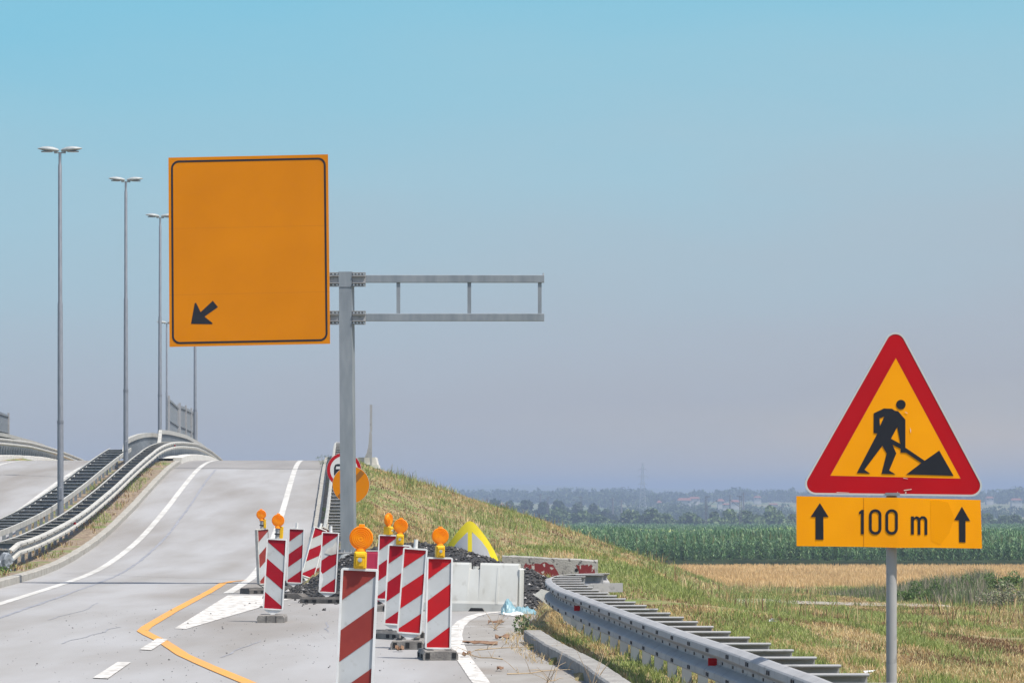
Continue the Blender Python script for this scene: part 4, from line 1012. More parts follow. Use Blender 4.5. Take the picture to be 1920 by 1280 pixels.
# ------------------------------------------------------------------ vegetation
def blades(name, x, y, h, wd, cols, label, cat, m='grassm', lean=.35, zoff=-.01, zfun=None):
    N = len(x); z = (H if zfun is None else zfun)(x, y)+zoff; th = rng.uniform(0, 6.28, N); dx = np.cos(th)*wd/2; dy = np.sin(th)*wd/2
    lt = rng.uniform(0, 6.28, N); la = rng.random(N)*lean*h; lx, ly = np.cos(lt)*la, np.sin(lt)*la
    v = np.empty((N,5,3)); v[:,0] = np.c_[x-dx, y-dy, z]; v[:,1] = np.c_[x+dx, y+dy, z]
    v[:,2] = np.c_[x+lx*.4+dx*.7, y+ly*.4+dy*.7, z+h*.6]; v[:,3] = np.c_[x+lx*.4-dx*.7, y+ly*.4-dy*.7, z+h*.6]; v[:,4] = np.c_[x+lx, y+ly, z+h*(1-.15*rng.random(N))]
    b = np.arange(N)*5; f = np.r_[np.c_[b, b+1, b+2], np.c_[b, b+2, b+3], np.c_[b+3, b+2, b+4]]
    return tag(np_mesh(name, v.reshape(-1,3), f, [M[m]], np.repeat(cols, 5, 0)), label, cat, kind='stuff')
straw = np.array([[.53,.39,.19],[.46,.33,.15],[.62,.49,.28],[.38,.25,.11]]); green = np.array([[.23,.28,.075],[.28,.32,.095],[.17,.22,.06],[.35,.38,.15]]); brown = np.array([[.19,.105,.055],[.14,.08,.045],[.25,.15,.08]])
def grass_region(N, x0, x1, y0, y1, pw):
    y = y0*(y1/y0)**rng.random(N); x = x0 + (x1-x0)*rng.random(N); k = (x > xright(y)+.22) 
    px = 960+x*F/y; k &= (px > 560) & (px < 2250)
    k &= ~((y > 61) & (y < 76) & (hp(x, y) > .02)); return x[k], y[k]
def grass_cols(x, y):
    n = len(x); g = fbm(x*1.1, y*.13, 31) + .35*(fbm(x*3.5, y*.6, 33)-.5) + np.where(y < 60, -.02, 0); b = fbm(x*.6, y*.2, 47)+.3*(fbm(x*3, y, 49)-.5)
    px = 960+x*F/np.maximum(y, 1)
    g = g + .07*np.exp(-((x-4)/3.5)**2)*(y > 60)*(y < 130)
    g = g - .035*(y < 62); isg = (g + .065*rng.standard_normal(n)) > .56; isb = (~isg) & ((b+.07*rng.standard_normal(n)) > .60)
    c = straw[rng.integers(0,4,n)]; c = np.where(isg[:,None], green[rng.integers(0,4,n)], c); c = np.where(isb[:,None], brown[rng.integers(0,3,n)], c)
    return c*rng.uniform(.8,1.2,(n,1)), isg, isb
NN = []
for (N, x0, x1, y0, y1) in ((150000, .2, 9, 24, 66), (190000, -6, 12, 66, 130), (150000, -7, 22, 100, 212)):
    NN.append(grass_region(N, x0, x1, y0, y1, 1))
gx_ = np.concatenate([a for a, _ in NN]); gy_ = np.concatenate([b for _, b in NN])
gc, isg, isb = grass_cols(gx_, gy_)
tall = fbm(gx_*.5, gy_*.1, 77)
gh = .62*(.05+.10*rng.random(len(gx_))**1.5)*np.where(isg, 1.35, 1.)*np.where(isb, .8, 1)*(.6+.9*tall)*np.interp(gy_, [24, 60, 90, 200], [.9, 1.0, 1.2, 1.8])
gw = np.interp(gy_, [24, 60, 120, 210], [.007, .012, .022, .035])*rng.uniform(.7,1.3,len(gx_))
blades('grass', gx_, gy_, gh, gw, gc, 'dry straw coloured and green grass on the bank and verge', 'grass', lean=.9)
# lusher green tufts standing out of the short grass
tx, ty = grass_region(1300, -6, 20, 30, 190, 1); k = fbm(tx*.5, ty*.09, 31) > .44; tx, ty = tx[k], ty[k]; nb = 26
tr_ = rng.uniform(.06,.22,len(tx))*np.interp(ty,[30,80,190],[.7,1,1.6]); bx = np.repeat(tx, nb)+rng.normal(0,1,len(tx)*nb)*np.repeat(tr_, nb); by = np.repeat(ty, nb)+rng.normal(0,1,len(tx)*nb)*np.repeat(tr_, nb)*1.5
bc = np.repeat(green[rng.integers(0,4,len(tx))], nb, 0)*rng.uniform(.7,1.15,(len(bx),1)); k = bx > xright(by)+.25
blades('green_tufts', bx[k], by[k], rng.uniform(.07,.24,k.sum())*np.interp(by[k],[30,80,190],[.7,1,1.7]), np.interp(by[k],[30,80,190],[.009,.016,.03]), bc[k], 'lush green tufts scattered in the dry grass', 'grass', lean=.8)
# taller weeds and stalks along the ridge and field edge
N = 9500; yy = rng.uniform(75, 205, N); xx = rng.uniform(-5, 24, N); k = (fbm(xx*.5, yy*.08, 91) > .50) & (xx > xl(yy)+7.0); xx, yy = xx[k], yy[k]
cl = np.where((rng.random(len(xx)) < .35)[:,None], green[rng.integers(0,4,len(xx))], np.where((rng.random(len(xx)) < .4)[:,None], brown[rng.integers(0,3,len(xx))], straw[rng.integers(0,4,len(xx))]))
blades('tall_weeds', xx, yy, rng.uniform(.2,.62,len(xx)), np.full(len(xx), .022), cl, 'tall dry weed stalks along the ridge and field edge', 'weeds', lean=.6)
# verge plants in the median
N = 9000; yy = rng.uniform(78, 152, N); oo = rng.uniform(-3.3, -1.25, N); xx = xl(yy)+oo; g = fbm(xx*1.1, yy*.25, 55); k = (g > .52); xx, yy, g = xx[k], yy[k], g[k]
cl = np.where((g > .60)[:,None], green[rng.integers(0,4,len(xx))], np.where((rng.random(len(xx)) < .5)[:,None], brown[rng.integers(0,3,len(xx))], straw[rng.integers(0,4,len(xx))]))
blades('median_weeds', xx, yy, rng.uniform(.04,.17,len(xx)), np.full(len(xx), .02), cl, 'sparse weeds on the median soil', 'weeds', lean=.8, zfun=lambda x, y: zr(y)+.13)
N = 2600; yy = rng.uniform(86, 170, N); xx = xl(yy)+rng.uniform(4.9, 6.0, N); g = fbm(xx*1.4, yy*.2, 58); k = g > .5; xx, yy, g = xx[k], yy[k], g[k]
cl = np.where((g > .58)[:,None], green[rng.integers(0,4,len(xx))], straw[rng.integers(0,4,len(xx))])
blades('kerb_weeds', xx, yy, rng.uniform(.04,.14,len(xx)), np.full(len(xx), .02), cl, 'sparse weeds behind the right kerb of the ramp', 'weeds', lean=.8, zfun=lambda x, y: zr(y)+.13)
# wheat stubble
N = 90000; yy = 204*(312/204)**rng.random(N); xx = rng.uniform(-3, 50, N); px = 960+xx*F/yy; k = (px > 1150) & (px < 2100); xx, yy = xx[k], yy[k]
n1 = fbm(xx*.3, yy*.05, 14); wc = np.array([[.57,.42,.21],[.49,.35,.16],[.63,.48,.26]])[rng.integers(0,3,len(xx))]*(.8+.45*n1[:,None])
blades('wheat', xx, yy, rng.uniform(.25,.5,len(xx)), np.full(len(xx), .05), wc, 'strip of ripe golden wheat in front of the corn', 'wheat', lean=.3)
# corn: plants with arching leaves
def corn(name, N, y0, y1, gap, label):
    yy = y0*(y1/y0)**(rng.random(N)**1.15); xx = rng.uniform(-2, 175, N)*0
    hw_ = 1160/F*yy; xx = rng.random(N)*hw_*1.05 - .06*hw_ ; 
    row = .75; xx = np.round(xx/row)*row + rng.normal(0, .05, N)
    pxs = 960+xx*F/yy; k = pxs > 1000; xx, yy = xx[k], yy[k]; N = len(xx)
    z = H(xx, yy); hgt = rng.uniform(1.95, 2.5, N)*(.80+.36*fbm(xx*.22, yy*.03, 5)); V = []; Fc = []; C = []; L = 9; b = 0
    for l in range(L):
        th = rng.uniform(0, 6.28, N); t = .28+.68*l/(L-1); ln = rng.uniform(.3, .6, N)*(1.05-.35*(l == L-1)); up = rng.uniform(.15,.45,N) + .3*(l == L-1)
        d = np.c_[np.cos(th), np.sin(th)]; s_ = np.c_[-d[:,1], d[:,0]]; wv = (.032+.016*rng.random(N))*np.interp(yy, [300,500,1000],[1.0,1.4,2.4])
        base_ = np.c_[xx, yy, z+hgt*t]
        mid = base_ + np.c_[d*ln[:,None]*.5, up*.75]; tip = base_ + np.c_[d*ln[:,None], up*.35 - .05]
        o3 = np.c_[s_*wv[:,None], np.zeros(N)]
        v = np.stack([base_-o3*.4, base_+o3*.4, mid+o3, mid-o3, tip], 1).reshape(-1,3); bb = b+np.arange(N)*5
        V.append(v); Fc += [np.c_[bb, bb+1, bb+2], np.c_[bb, bb+2, bb+3], np.c_[bb+3, bb+2, bb+4]]; b += N*5
        cg = np.array([[.065,.155,.045],[.085,.185,.06],[.048,.115,.04],[.18,.28,.13]])[rng.integers(0,4,N)]; edge = ((yy > 396) & (yy < 431))[:,None]; cg = np.where(edge, cg*np.array([[2.6,1.9,1.6]]), cg); C.append(np.repeat(cg, 5, 0))
    # tassels
    v = np.empty((N,3,3)); v[:,0] = np.c_[xx-.02, yy, z+hgt*.95]; v[:,1] = np.c_[xx+.02, yy, z+hgt*.95]; v[:,2] = np.c_[xx+rng.normal(0,.03,N), yy, z+hgt*1.12]
    bb = b+np.arange(N)*3; V.append(v.reshape(-1,3)); Fc.append(np.c_[bb, bb+1, bb+2]); C.append(np.repeat(np.array([[.20,.22,.10]]), N*3, 0))
    return tag(np_mesh(name, np.vstack(V), np.vstack(Fc), [M['corn']], np.vstack(C)), label, 'corn', kind='stuff')
corn('corn', 30000, 312, 430, 0, 'nearer field of dark green corn')
corn('corn', 26000, 470, 1040, 0, 'further field of bluish green corn')
# path
mbp = MB(); vs = []
for i in range(31):
    x = 5.6+i*.22; y0 = 112+ .6*math.sin(i*.3); 
    vs += [(x, y0-2.6, float(H(x, y0-2.6))+.05), (x, y0+1.2, float(H(x, y0+1.2))+.05)]
mbp.add(vs, [(2*i, 2*i+2, 2*i+3, 2*i+1) for i in range(30)]); tag(mbp.build('path', M['path']), 'pale gravel path crossing the grass at right', kind='structure')

def foliage_arrays(lobes, n, size, palette, flat_=.6):
    tot = sum(l[3]*l[4]*l[5] for l in lobes); V = []; C = []
    for (cx, cy, cz, rx, ry, rz_) in lobes:
        k = max(8, int(n*rx*ry*rz_/tot)); u = rng.normal(size=(k,3)); u /= np.linalg.norm(u, axis=1)[:,None]; rad = .62+.42*rng.random((k,1))**.7
        p = np.array([cx,cy,cz]) + u*rad*np.array([rx,ry,rz_]); s_ = size*rng.uniform(.6,1.4,(k,1))
        a = rng.normal(size=(k,3)); a /= np.linalg.norm(a,axis=1)[:,None]; b = np.cross(a, rng.normal(size=(k,3))); b /= np.linalg.norm(b,axis=1)[:,None]
        V.append(np.stack([p-a*s_, p-b*s_*.55, p+a*s_, p+b*s_*.55], 1).reshape(-1,3))
        c = np.array(palette)[rng.integers(0,len(palette),k)]*rng.uniform(.8,1.25,(k,1)); C.append(np.repeat(c, 4, 0))
    return np.vstack(V), np.vstack(C)
PAL_D = [(.045,.075,.025),(.06,.095,.03),(.035,.06,.022),(.08,.115,.04)]; PAL_L = [(.14,.20,.06),(.17,.24,.08),(.11,.165,.05)]; PAL_H = [(.08,.125,.035),(.10,.15,.045),(.06,.095,.03),(.13,.18,.06)]
def tree(px, ybase, ytop, wpx, Y, label, cat='tree', name='tree', pal=PAL_D, n=1100, group=None, seed=0, size=None, low=False):
    s = F/Y; x = (px-960)/s; z0 = float(H(x, Y)); h = (EYE-(ytop-925)/s)-z0; w_ = wpx/s/2; rs = random.Random(seed+int(px))
    root = thing(name, (x, Y, z0), label, cat, group)
    lob = []
    nl = 9
    for i in range(nl):
        t = rs.random(); ax = rs.uniform(-.7,.7)*w_; zz = h*(.18 if low else .34)+h*rs.uniform(0,.42)*(1-abs(ax)/w_*.6); r = rs.uniform(.26,.42)*min(w_*1.2, h*.8)
        r = min(r, (h-zz)*1.0 if h-zz > .3 else .3); lob.append((ax, rs.uniform(-.5,.5)*w_, zz, r*1.15, r, r*.9))
    lob.append((rs.uniform(-.1,.1)*w_, 0, h*.72, w_*.36, w_*.36, h*.27)); lob.append((-w_*.6, 0, h*.3, w_*.38, w_*.35, h*.26)); lob.append((w_*.62, 0, h*.3, w_*.36, w_*.35, h*.27))
    V, C = foliage_arrays(lob, n, size or h*.055, pal); k = len(V)//4
    np_mesh('crown', V, np.arange(k*4).reshape(-1,4), [M['leaf']], C, root, False)
    mb = MB(); mb.tube([(0,0,-.3),(0,0,h*.35),(rs.uniform(-.1,.1)*w_,0,h*.7)], [h*.03,h*.022,h*.008], 7)
    for i in range(4): l = lob[i]; mb.tube([(0,0,h*(.2+.08*i)), ((l[0])*.6, l[1]*.6, l[2]*.9), (l[0], l[1], l[2])], [h*.015,h*.01,h*.004], 5)
    mb.build('trunk', M['bark'], root, False); return root
TL = [(1048,986,955,60,1150),(1093,984,962,70,1120),(1120,983,968,60,1100),(1180,983,960,70,1080),(1222,983,956,60,1070),(1250,983,966,40,1075),(1292,984,965,66,1060),(1340,984,962,34,1065),(1368,984,958,52,1060),(1398,984,960,52,1062),(1422,984,968,40,1070),(1443,984,951,42,1058),(1462,984,960,36,1064),(1490,984,968,54,1070),(1600,984,962,70,1075),(1850,978,966,44,1100),(1880,980,970,40,1090),(1905,980,968,44,1100),(1700,984,966,90,1080)]
desc = ['round bush at the left end of the field hedge, by the grassy slope','low spreading bush left of the gap in the field hedge','small dark bush left of the pylon in the hedge','broad bush below and left of the pylon','peaked bush directly right of the pylon foot','low bush right of the pylon','smooth low dome shaped bush between pylon and railway masts','narrow dark bush right of the leaning railway mast','pale green bush between the two railway masts','bush just right of the taller railway mast','small low bush further right of the masts','tallest pointed bush of the hedge, silvery green','bush leaning on the tallest hedge bush','low bush left of the roadworks sign','bush behind the roadworks sign plate','low bush right of the roadworks sign at the field edge','second low bush right of the roadworks sign','bush at the right picture edge on the field edge','wide bush hidden behind the orange plate']
for i, (px, yb, yt, wp, Y) in enumerate(TL):
    tree(px, yb, yt-4, wp*1.45, Y, desc[i], 'bush', 'bush', PAL_L if i in (5,8,11,12) else PAL_H, n=2200, group='bushes along the far edge of the corn', seed=i*7, size=.58, low=True)
for i, (px, yt, wp, Y) in enumerate([(890,938,40,1500),(925,935,50,1480),(955,940,46,1460),(985,937,54,1470),(1020,940,44,1440),(1050,938,50,1450),(1082,941,46,1430),(1112,944,40,1420),(1135,955,34,1400),(868,946,30,1550)]):
    tree(px, 985, yt, wp*1.25, Y, ['left','second','third','fourth','fifth','sixth','seventh','eighth','rightmost','smallest leftmost'][i]+' tree of the blue green row behind the slope', 'tree', 'tree', PAL_D, n=2600, group='trees of the middle distance row', seed=i*5+3, size=.95, low=True)
for i, (px, yt, wp, Y, n) in enumerate([(1715,1087,60,118,1500),(1755,1076,26,120,600),(1790,1092,40,121,700),(1812,1075,44,123,900),(1858,1073,52,124,1100),(1900,1068,54,125,1200),(1880,1086,90,112,1500)]):
    tree(px, 1130, yt, wp*1.2, Y, ['bright green shrub just right of the sign post','small dark upright shrub, second right of the sign post','low green shrub in the scrub between two darker ones','dark green shrub against the wheat, middle of the scrub','tall shrub with grey stalks right in the scrub','shrub at the right picture edge against the wheat','greyish weedy shrub in front of the others at right'][i], 'shrub', 'shrub', [(.19,.20,.12),(.24,.24,.15),(.14,.18,.09),(.3,.26,.2)] if i == 6 else [(.10,.17,.04),(.13,.21,.055),(.08,.13,.035),(.16,.22,.08)], n=n, group='shrubs in the scrub right of the sign post', seed=i*3+40, size=.035, low=True)
# weedy scrub in front of the wheat at right
N = 16000; yy = rng.uniform(114, 136, N); xx = rng.uniform(10.5, 20, N); k = fbm(xx*.6, yy*.1, 66) > .36; xx, yy = xx[k], yy[k]
pal = np.array([[.17,.20,.09],[.26,.23,.17],[.13,.18,.06],[.32,.27,.21],[.14,.18,.09]]); blades('scrub', xx, yy, rng.uniform(.2,.8,len(xx))*np.interp(xx,[10.5,13,17,20],[.5,.8,1.1,1.2]), np.full(len(xx), .03), pal[rng.integers(0,5,len(xx))], 'grey green and pinkish weedy scrub in front of the wheat', 'scrub', lean=.5)
# small plants near the closed exit
def weed(x, y, h, r, n, label, pal, size=.02, name='weed_plant'):
    root = thing(name, (x, y, float(H(x,y)) if x > float(xright(y)) else float(zr(y))), label, 'plant')
    V, C = foliage_arrays([(0,0,h*.5,r,r,h*.5),(r*.4,0,h*.3,r*.7,r*.7,h*.3)], n, size, pal)
    np_mesh('leaves', V, np.arange(len(V)).reshape(-1,4), [M['leaf']], C, root, False)
    mb = MB()
    for i in range(5): a = i*1.3; mb.tube([(0,0,0),(r*.5*math.cos(a), r*.5*math.sin(a), h*.7)], [.006,.002], 4)
    mb.build('stem', M['twig'], root, False)
weed(.13, 51, .26, .13, 260, 'leafy green weed at the near end of the grey kerb', [(.10,.15,.06),(.14,.19,.08)])
weed(-10.72, 83.0, .30, .32, 420, 'bright green weed tuft beside the left kerb', [(.12,.22,.04),(.16,.28,.05)])
weed(-6.9, 151, .35, .35, 300, 'green weed tuft in the gutter near the ramp crest', [(.10,.15,.06),(.14,.19,.08)])
weed(-7.4, 158, .40, .35, 300, 'green weed tuft right at the ramp crest', [(.10,.14,.06),(.13,.17,.08)])
random.seed(21)
def twig(x, y, L, ang, label, n=6, up=.06):
    root = thing('dry_twig', (x, y, .012), label, 'twig', 'dry twigs on the closed exit'); mb = MB(); d = Vector((math.cos(ang), math.sin(ang)*3, 0)).normalized()
    P = [Vector((0,0,.01))]
    for i in range(6): P.append(P[-1] + d*L/6 + Vector((random.uniform(-.03,.03), random.uniform(-.05,.05), random.uniform(-.01,.02))))
    for p_ in P: p_.z = max(p_.z, .005)
    mb.tube(P, [.008,.007,.006,.005,.004,.003,.002], 5)
    for i in range(n):
        p_ = P[1+i % 5]; e = p_ + Vector((random.uniform(-.2,.2), random.uniform(-.3,.3), random.uniform(.01,up*2.5))); mb.tube([p_, (p_+e)/2+Vector((0,0,.01)), e], [.004,.003,.0015], 4)
    mb.build('stem', M['twig'], root, False)
twig(-.42, 45.5, 1.0, 0.1, 'long pale twig lying across the closed exit below the kerb end')
twig(-.10, 43.0, .75, 2.9, 'forked pale twig touching the grey kerb')
twig(-.20, 52.5, .5, 1.9, 'brown brushy twig on the exit behind the white line', 14, .12)
twig(.30, 37.5, .7, 1.2, 'upright dry twig by the kerb near the picture bottom', 8, .14)
twig(-.05, 39.5, .9, .2, 'thin straw twig lying on the exit near the picture bottom')
twig(.72, 36.2, .45, 1.4, 'white forked twig leaning on the kerb at the picture bottom', 9, .16)
def scrap(x, y, L, W_, label, m='scrap'):
    n = 6; vs = []; 
    for i in range(n+1):
        for k in range(3): vs.append((x+L*(i/n-.5), y+W_*(k/2-.5)*3+random.uniform(-.03,.03), .014+abs(random.uniform(.0,.035))+(.03 if k == 1 else 0)))
    fs = [(i*3+k, i*3+k+3, i*3+k+4, i*3+k+1) for i in range(n) for k in range(2)]; b = len(vs)
    vs += [(a, b_, c_-.006) for a, b_, c_ in vs]; fs += [tuple(b+q for q in f[::-1]) for f in fs]
    mb = MB(); mb.add(vs, fs); o = mb.build('scrap', M[m]); me = o.data; me.transform(Matrix.Translation((-x,-y,0))); o.location = (x, y, 0); tag(o, label, 'debris', 'brown scraps on the closed exit')
scrap(-.38, 47.6, .42, .07, 'long brown bark scrap on the closed exit, middle')
scrap(-.12, 49.3, .18, .06, 'dark brown scrap beside the kerb end')
scrap(-.50, 44.0, .10, .05, 'small dark scrap on the white curved line')
scrap(-1.28, 45.6, .10, .04, 'small dark scrap left of the bright red panel foot')
scrap(-.22, 55.0, .22, .06, 'reddish scrap on the exit behind the green weed')
scrap(.02, 58.6, .30, .06, 'flattened pale scrap in front of the blue bag', 'litter')
scrap(-.12, 40.6, .07, .04, 'tiny brown scrap near the picture bottom')
# straw litter around the kerb end
N = 5200; yy = rng.uniform(42, 62.5, N); xx = xright(yy)+rng.uniform(-.30, 1.2, N); k = fbm(xx*1.5, yy*.5, 71) > .42; xx, yy = xx[k], yy[k]
blades('straw_litter', xx, yy, rng.uniform(.02,.07,len(xx)), np.full(len(xx), .007), straw[rng.integers(0,4,len(xx))], 'loose dry straw around the kerb end', 'straw', lean=1.8, zoff=.01, zfun=lambda x, y: np.maximum(H(x, y), np.where(x < xright(y)+.22, 0.005, -9)))
# plastic bag
bgr = thing('plastic_bag', (-.02, 59.6, .0), 'crumpled pale blue plastic bag at the right foot of the white barrier', 'bag')
n1, n2 = 40, 14; vs = []
for i in range(n1+1):
    for j_ in range(n2+1):
        u = i/n1; v = j_/n2; x = -.14+.52*u; y = -.25+.5*v
        hgt = .21*math.exp(-((x+.03)/.12)**2)+.09*math.exp(-((x-.16)/.10)**2)+.08*math.exp(-((x-.29)/.08)**2)
        z = hgt*max(0, 1-((v-.5)*2)**2)**.6; z += (float(fbm(np.array(x*16.), np.array(y*6.), 5))-.5)*.17*(z > .01)
        vs.append((x + .03*(float(fbm(np.array(x*20.), np.array(y*9.), 9))-.5), y, max(z, .012)))
fs = [(i*(n2+1)+j_, (i+1)*(n2+1)+j_, (i+1)*(n2+1)+j_+1, i*(n2+1)+j_+1) for i in range(n1) for j_ in range(n2)]
mb = MB(); mb.add(vs, fs, 0, False); mb.build('crumpled_film', M['bag'], bgr, False)
# loose white slab by the rail curl
sb = thing('white_slab', (.50, 60.8, .22), 'broken white slab leaning between the rubble and the guard rail end', 'slab')
mb = MB(); mb.prism([(-.17,.04),(-.05,.13),(.10,.09),(.14,-.16),(.02,-.10),(-.1,.0)], -.03, .03); mb.build('slab', M['pale_concrete'], sb, False)
# litter on the grass
for i, (x, y, lb) in enumerate([(3.6, 55, 'white litter scrap on the grass behind the guard rail'), (3.4, 38, 'torn white litter near the sign post foot'), (-2.6, 100, 'white litter high on the grassy slope'), (-1.2, 92, 'small white litter low on the grassy slope')]):
    mb = MB(); z = float(H(x,y))+.05
    P = [Vector((random.uniform(-.09,.09), random.uniform(-.09,.09), random.uniform(0,.06))) for _ in range(8)]
    mb.add([(x+p_.x, y+p_.y, z+p_.z) for p_ in P], [(0,1,2),(1,2,3),(2,3,4),(3,4,5),(4,5,6),(5,6,7),(0,3,7)]); o = mb.build('litter', M['litter']); o.data.transform(Matrix.Translation((-x,-y,-z))); o.location = (x,y,z); tag(o, lb, 'litter', 'litter')

# ------------------------------------------------------------------ far things
def far_mast(px, ytop, Y, side, label, arm=True, name='railway_mast'):
    s = F/Y; x = (px-960)/s; z0 = float(H(x, Y)); zt2 = EYE-(ytop-925)/s; root = thing(name, (x, Y, z0), label, 'mast'); mb = MB(); h = zt2-z0
    for d in (-.22, .22): mb.box((x+d, Y, z0+h/2), (.13,.2,h))
    for i in range(14): a = z0+h*i/14; mb.bar((x-.22,Y,a), (x+.22,Y,a+h/14), .09, .07)
    mb.build('pole', M['far_metal'], root)
    if arm:
        mb = MB(); zc = zt2-1.0; mb.bar((x,Y,zc-2.2), (x+side*2.6,Y,zc-.2), .12, .12); mb.bar((x,Y,zt2-.3), (x+side*1.0,Y,zt2-.2), .16, .2); mb.bar((x+side*2.6,Y,zc-.2), (x+side*2.9,Y,zc-.4), .3, .3); mb.build('cantilever', M['far_metal'], root)
    return root
far_mast(1324, 929, 1045, 1, 'railway mast with arm to the right, left one near the roadworks sign')
far_mast(1388.5, 928.5, 1040, -1, 'railway mast with arm to the left, nearest to the roadworks sign')
far_mast(1027, 931, 1380, 1, 'railway mast over the grassy slope, left of the two there')
far_mast(1090, 930, 1360, -1, 'railway mast over the grassy slope, right of the two there')
for px, yt, Y, lb in ((1149,933,1700,'thin distant pole left of the pylon'),(1165,936,1720,'second thin distant pole left of the pylon'),(1394,922,1700,'thin distant pole behind the nearer railway mast'),(1013,925,1900,'faint distant pole above the middle tree row'),(1369,926,1800,'faint distant pole between the railway masts')):
    s = F/Y; x = (px-960)/s; z0 = float(H(x,Y)); r_p = thing('distant_pole', (x,Y,z0), lb, 'pole', 'thin poles across the valley'); mb = MB(); zt2 = EYE-(yt-925)/s
    mb.tube([(x,Y,z0),(x,Y,zt2)], [.45,.3], 6); mb.build('shaft', M['far_metal'], r_p); mb = MB(); mb.box((x,Y,zt2-.8), (2.2,.2,.22)); mb.build('crossbar', M['far_metal'], r_p)
Y = 1900; s = F/Y; x = (1205-960)/s; z0 = float(H(x,Y)); zt2 = EYE-(868-925)/s
pr_ = thing('pylon', (x,Y,z0), 'tall pale lattice power pylon above the hedge', 'pylon'); mb = MB(); h = zt2-z0
def pw_(t): return 1.7*(1-t)**1.2+.25
for k in range(16):
    t0, t1 = k/16, (k+1)/16
    for sx_ in (-1,1):
        for sy_ in (-1,1):
            mb.bar((x+sx_*pw_(t0),Y+sy_*pw_(t0),z0+h*t0),(x+sx_*pw_(t1),Y+sy_*pw_(t1),z0+h*t1),.16,.16)
    for sy_ in (-1,1):
        mb.bar((x-pw_(t0),Y+sy_*pw_(t0),z0+h*t0),(x+pw_(t1),Y+sy_*pw_(t1),z0+h*t1),.10,.10); mb.bar((x+pw_(t0),Y+sy_*pw_(t0),z0+h*t0),(x-pw_(t1),Y+sy_*pw_(t1),z0+h*t1),.10,.10)
mb.build('lattice_tower', M['far_pale'], pr_)
for (yy_, w2) in ((880,1.9),(893,2.5),(907,2.1)):
    mb = MB(); zc = EYE-(yy_-925)/s
    for sx_ in (-1,1):
        mb.bar((x,Y,zc+.5),(x+sx_*w2,Y,zc),.16,.16); mb.bar((x,Y,zc),(x+sx_*w2,Y,zc),.14,.14); mb.bar((x+sx_*w2,Y,zc),(x+sx_*w2,Y,zc-1.1),.12,.12)
    mb.build('crossarm', M['far_pale'], pr_)
def house(px, ybase, wpx, hpx, Y, label, wall=True):
    s = F/Y; x = (px-960)/s; z0 = float(H(x,Y)); zb = min(EYE-(ybase-925)/s, z0+3.0); W_ = wpx/s*.72; hh = hpx/s*.72; root = thing('house', (x,Y,z0), label, 'house', 'houses on the far hillside')
    wh = hh*.55; mb = MB(); mb.box((x,Y,(z0+zb+wh)/2), (W_,8,zb+wh-z0)); mb.build('wall', M['wall_w'], root)
    mb = MB(); a = W_/2+.5; zz_ = zb+wh; r = hh*.45
    mb.add([(x-a,Y-4.6,zz_),(x+a,Y-4.6,zz_),(x+a,Y+4.6,zz_),(x-a,Y+4.6,zz_),(x-a+1.2,Y,zz_+r),(x+a-1.2,Y,zz_+r)], [(0,1,5,4),(1,2,5),(2,3,4,5),(3,0,4),(0,3,2,1)]); mb.build('roof', M['roof_r'], root)
    for wx in np.linspace(-W_*.32, W_*.32, max(2, int(W_/4))):
        mb = MB(); mb.box((x+wx,Y-4.0,zb+wh*.45), (W_*.09+.3,.1,wh*.4)); mb.build('window', M['hole'], root)
hs = [(1236,938,10,12,2250,'small white house nearest the pylon on the far hillside'),(1283,940,34,14,2350,'wide red roofed house between pylon and railway masts'),(1302,936,26,11,2500,'higher red roofed house between pylon and railway masts'),(1351,940,16,14,2300,'tall red roofed house just right of the left railway mast'),(1378,942,22,12,2280,'low red roofed house behind the nearer railway mast'),(1362,946,18,7,2200,'small pale house below the tall red roofed one'),(1420,926,18,9,2600,'small house high on the hillside left of the roadworks sign'),(1450,946,22,7,2200,'low pale house just left of the roadworks sign'),(1905,930,26,11,2400,'house at the right picture edge on the hillside'),(1855,925,18,10,2550,'house just right of the roadworks sign on the hillside'),(920,940,70,7,2200,'long pale industrial shed above the middle tree row')]
for a in hs: house(*a)
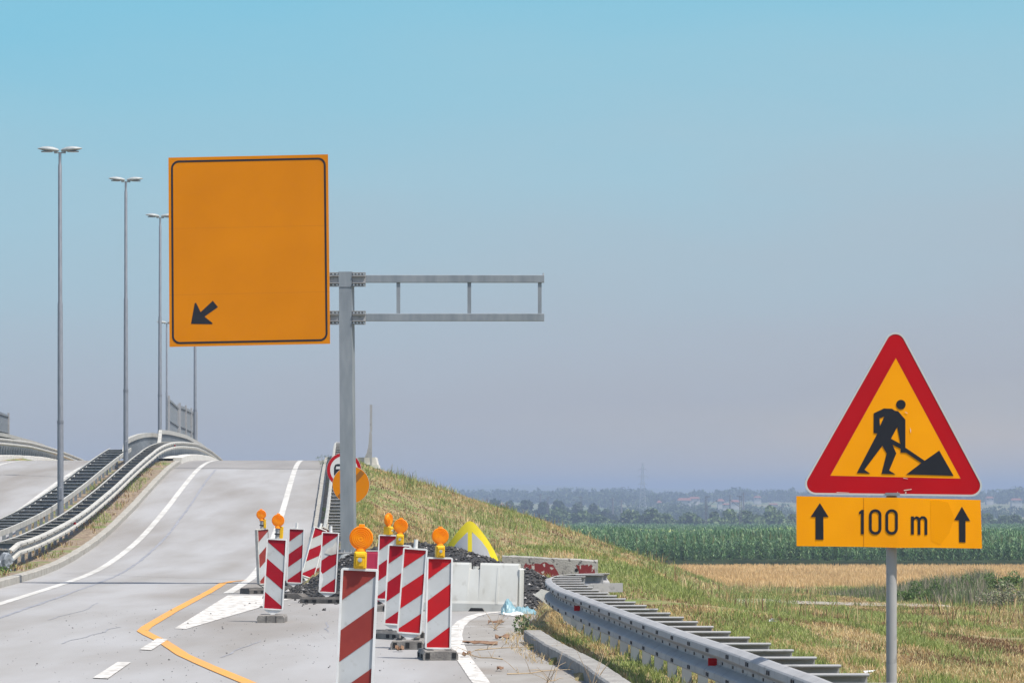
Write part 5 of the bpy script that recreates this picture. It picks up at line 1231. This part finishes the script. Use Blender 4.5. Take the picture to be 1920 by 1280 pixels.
# far woodland on the valley side
V = []; C = []; rs = random.Random(5)
for i in range(1100):
    Y = rs.uniform(2350, 3300); px = rs.uniform(700, 2150); s = F/Y; x = (px-960)/s; z0 = float(H(x,Y)); h = rs.uniform(6, 11)*(1 if Y > 2500 else .6)*(.75+.5*float(fbm(np.array(px*.012), np.array(1.), 2)))
    if Y < 2750 and float(fbm(np.array(x*.02), np.array(Y*.004), 9)) < .52: continue
    if len(V) > 640: break
    lob = [(x+rs.uniform(-3,3), Y+rs.uniform(-3,3), z0+h*rs.uniform(.3,.62), rs.uniform(3,5.5), 4, h*.36) for _ in range(3)]
    v, c = foliage_arrays(lob, 110, 1.25, PAL_D); V.append(v); C.append(c)
V = np.vstack(V); tag(np_mesh('far_woodland', V, np.arange(len(V)).reshape(-1,4), [M['leaf']], np.vstack(C)), 'blue hazy woodland on the far hillside', 'woodland', kind='stuff')
V = []; C = []
for i in range(90):
    Y = rs.uniform(1700, 2150); px = rs.choice([rs.uniform(1240,1300), rs.uniform(1310,1345), rs.uniform(1395,1480), rs.uniform(1850,1930), rs.uniform(1150,1230)]); s = F/Y; x = (px-960)/s; z0 = float(H(x,Y)); h = rs.uniform(3,6)
    v, c = foliage_arrays([(x, Y, z0+h*.45, rs.uniform(3,6), 4, h*.5)], 150, .7, PAL_D); V.append(v); C.append(c)
V = np.vstack(V); tag(np_mesh('valley_scrub', V, np.arange(len(V)).reshape(-1,4), [M['leaf']], np.vstack(C)), 'hazy clumps of scrub in the valley', 'scrub', kind='stuff')

# ------------------------------------------------------------------ haze
mb = MB(); mb.box((0, 4000, 2.5), (7400, 10400, 41))
hz = mb.build('haze', []); 
m = bpy.data.materials.new('haze'); m.use_nodes = True; t = m.node_tree; t.nodes.clear()
o = t.nodes.new('ShaderNodeOutputMaterial'); pv = t.nodes.new('ShaderNodeVolumePrincipled'); pv.inputs['Color'].default_value = (.44,.54,.72,1); pv.inputs['Density'].default_value = .00040; pv.inputs['Anisotropy'].default_value = 0.0
t.links.new(pv.outputs[0], o.inputs['Volume']); hz.data.materials.append(m); tag(hz, 'pale blue summer haze over the plain', 'haze', kind='stuff')
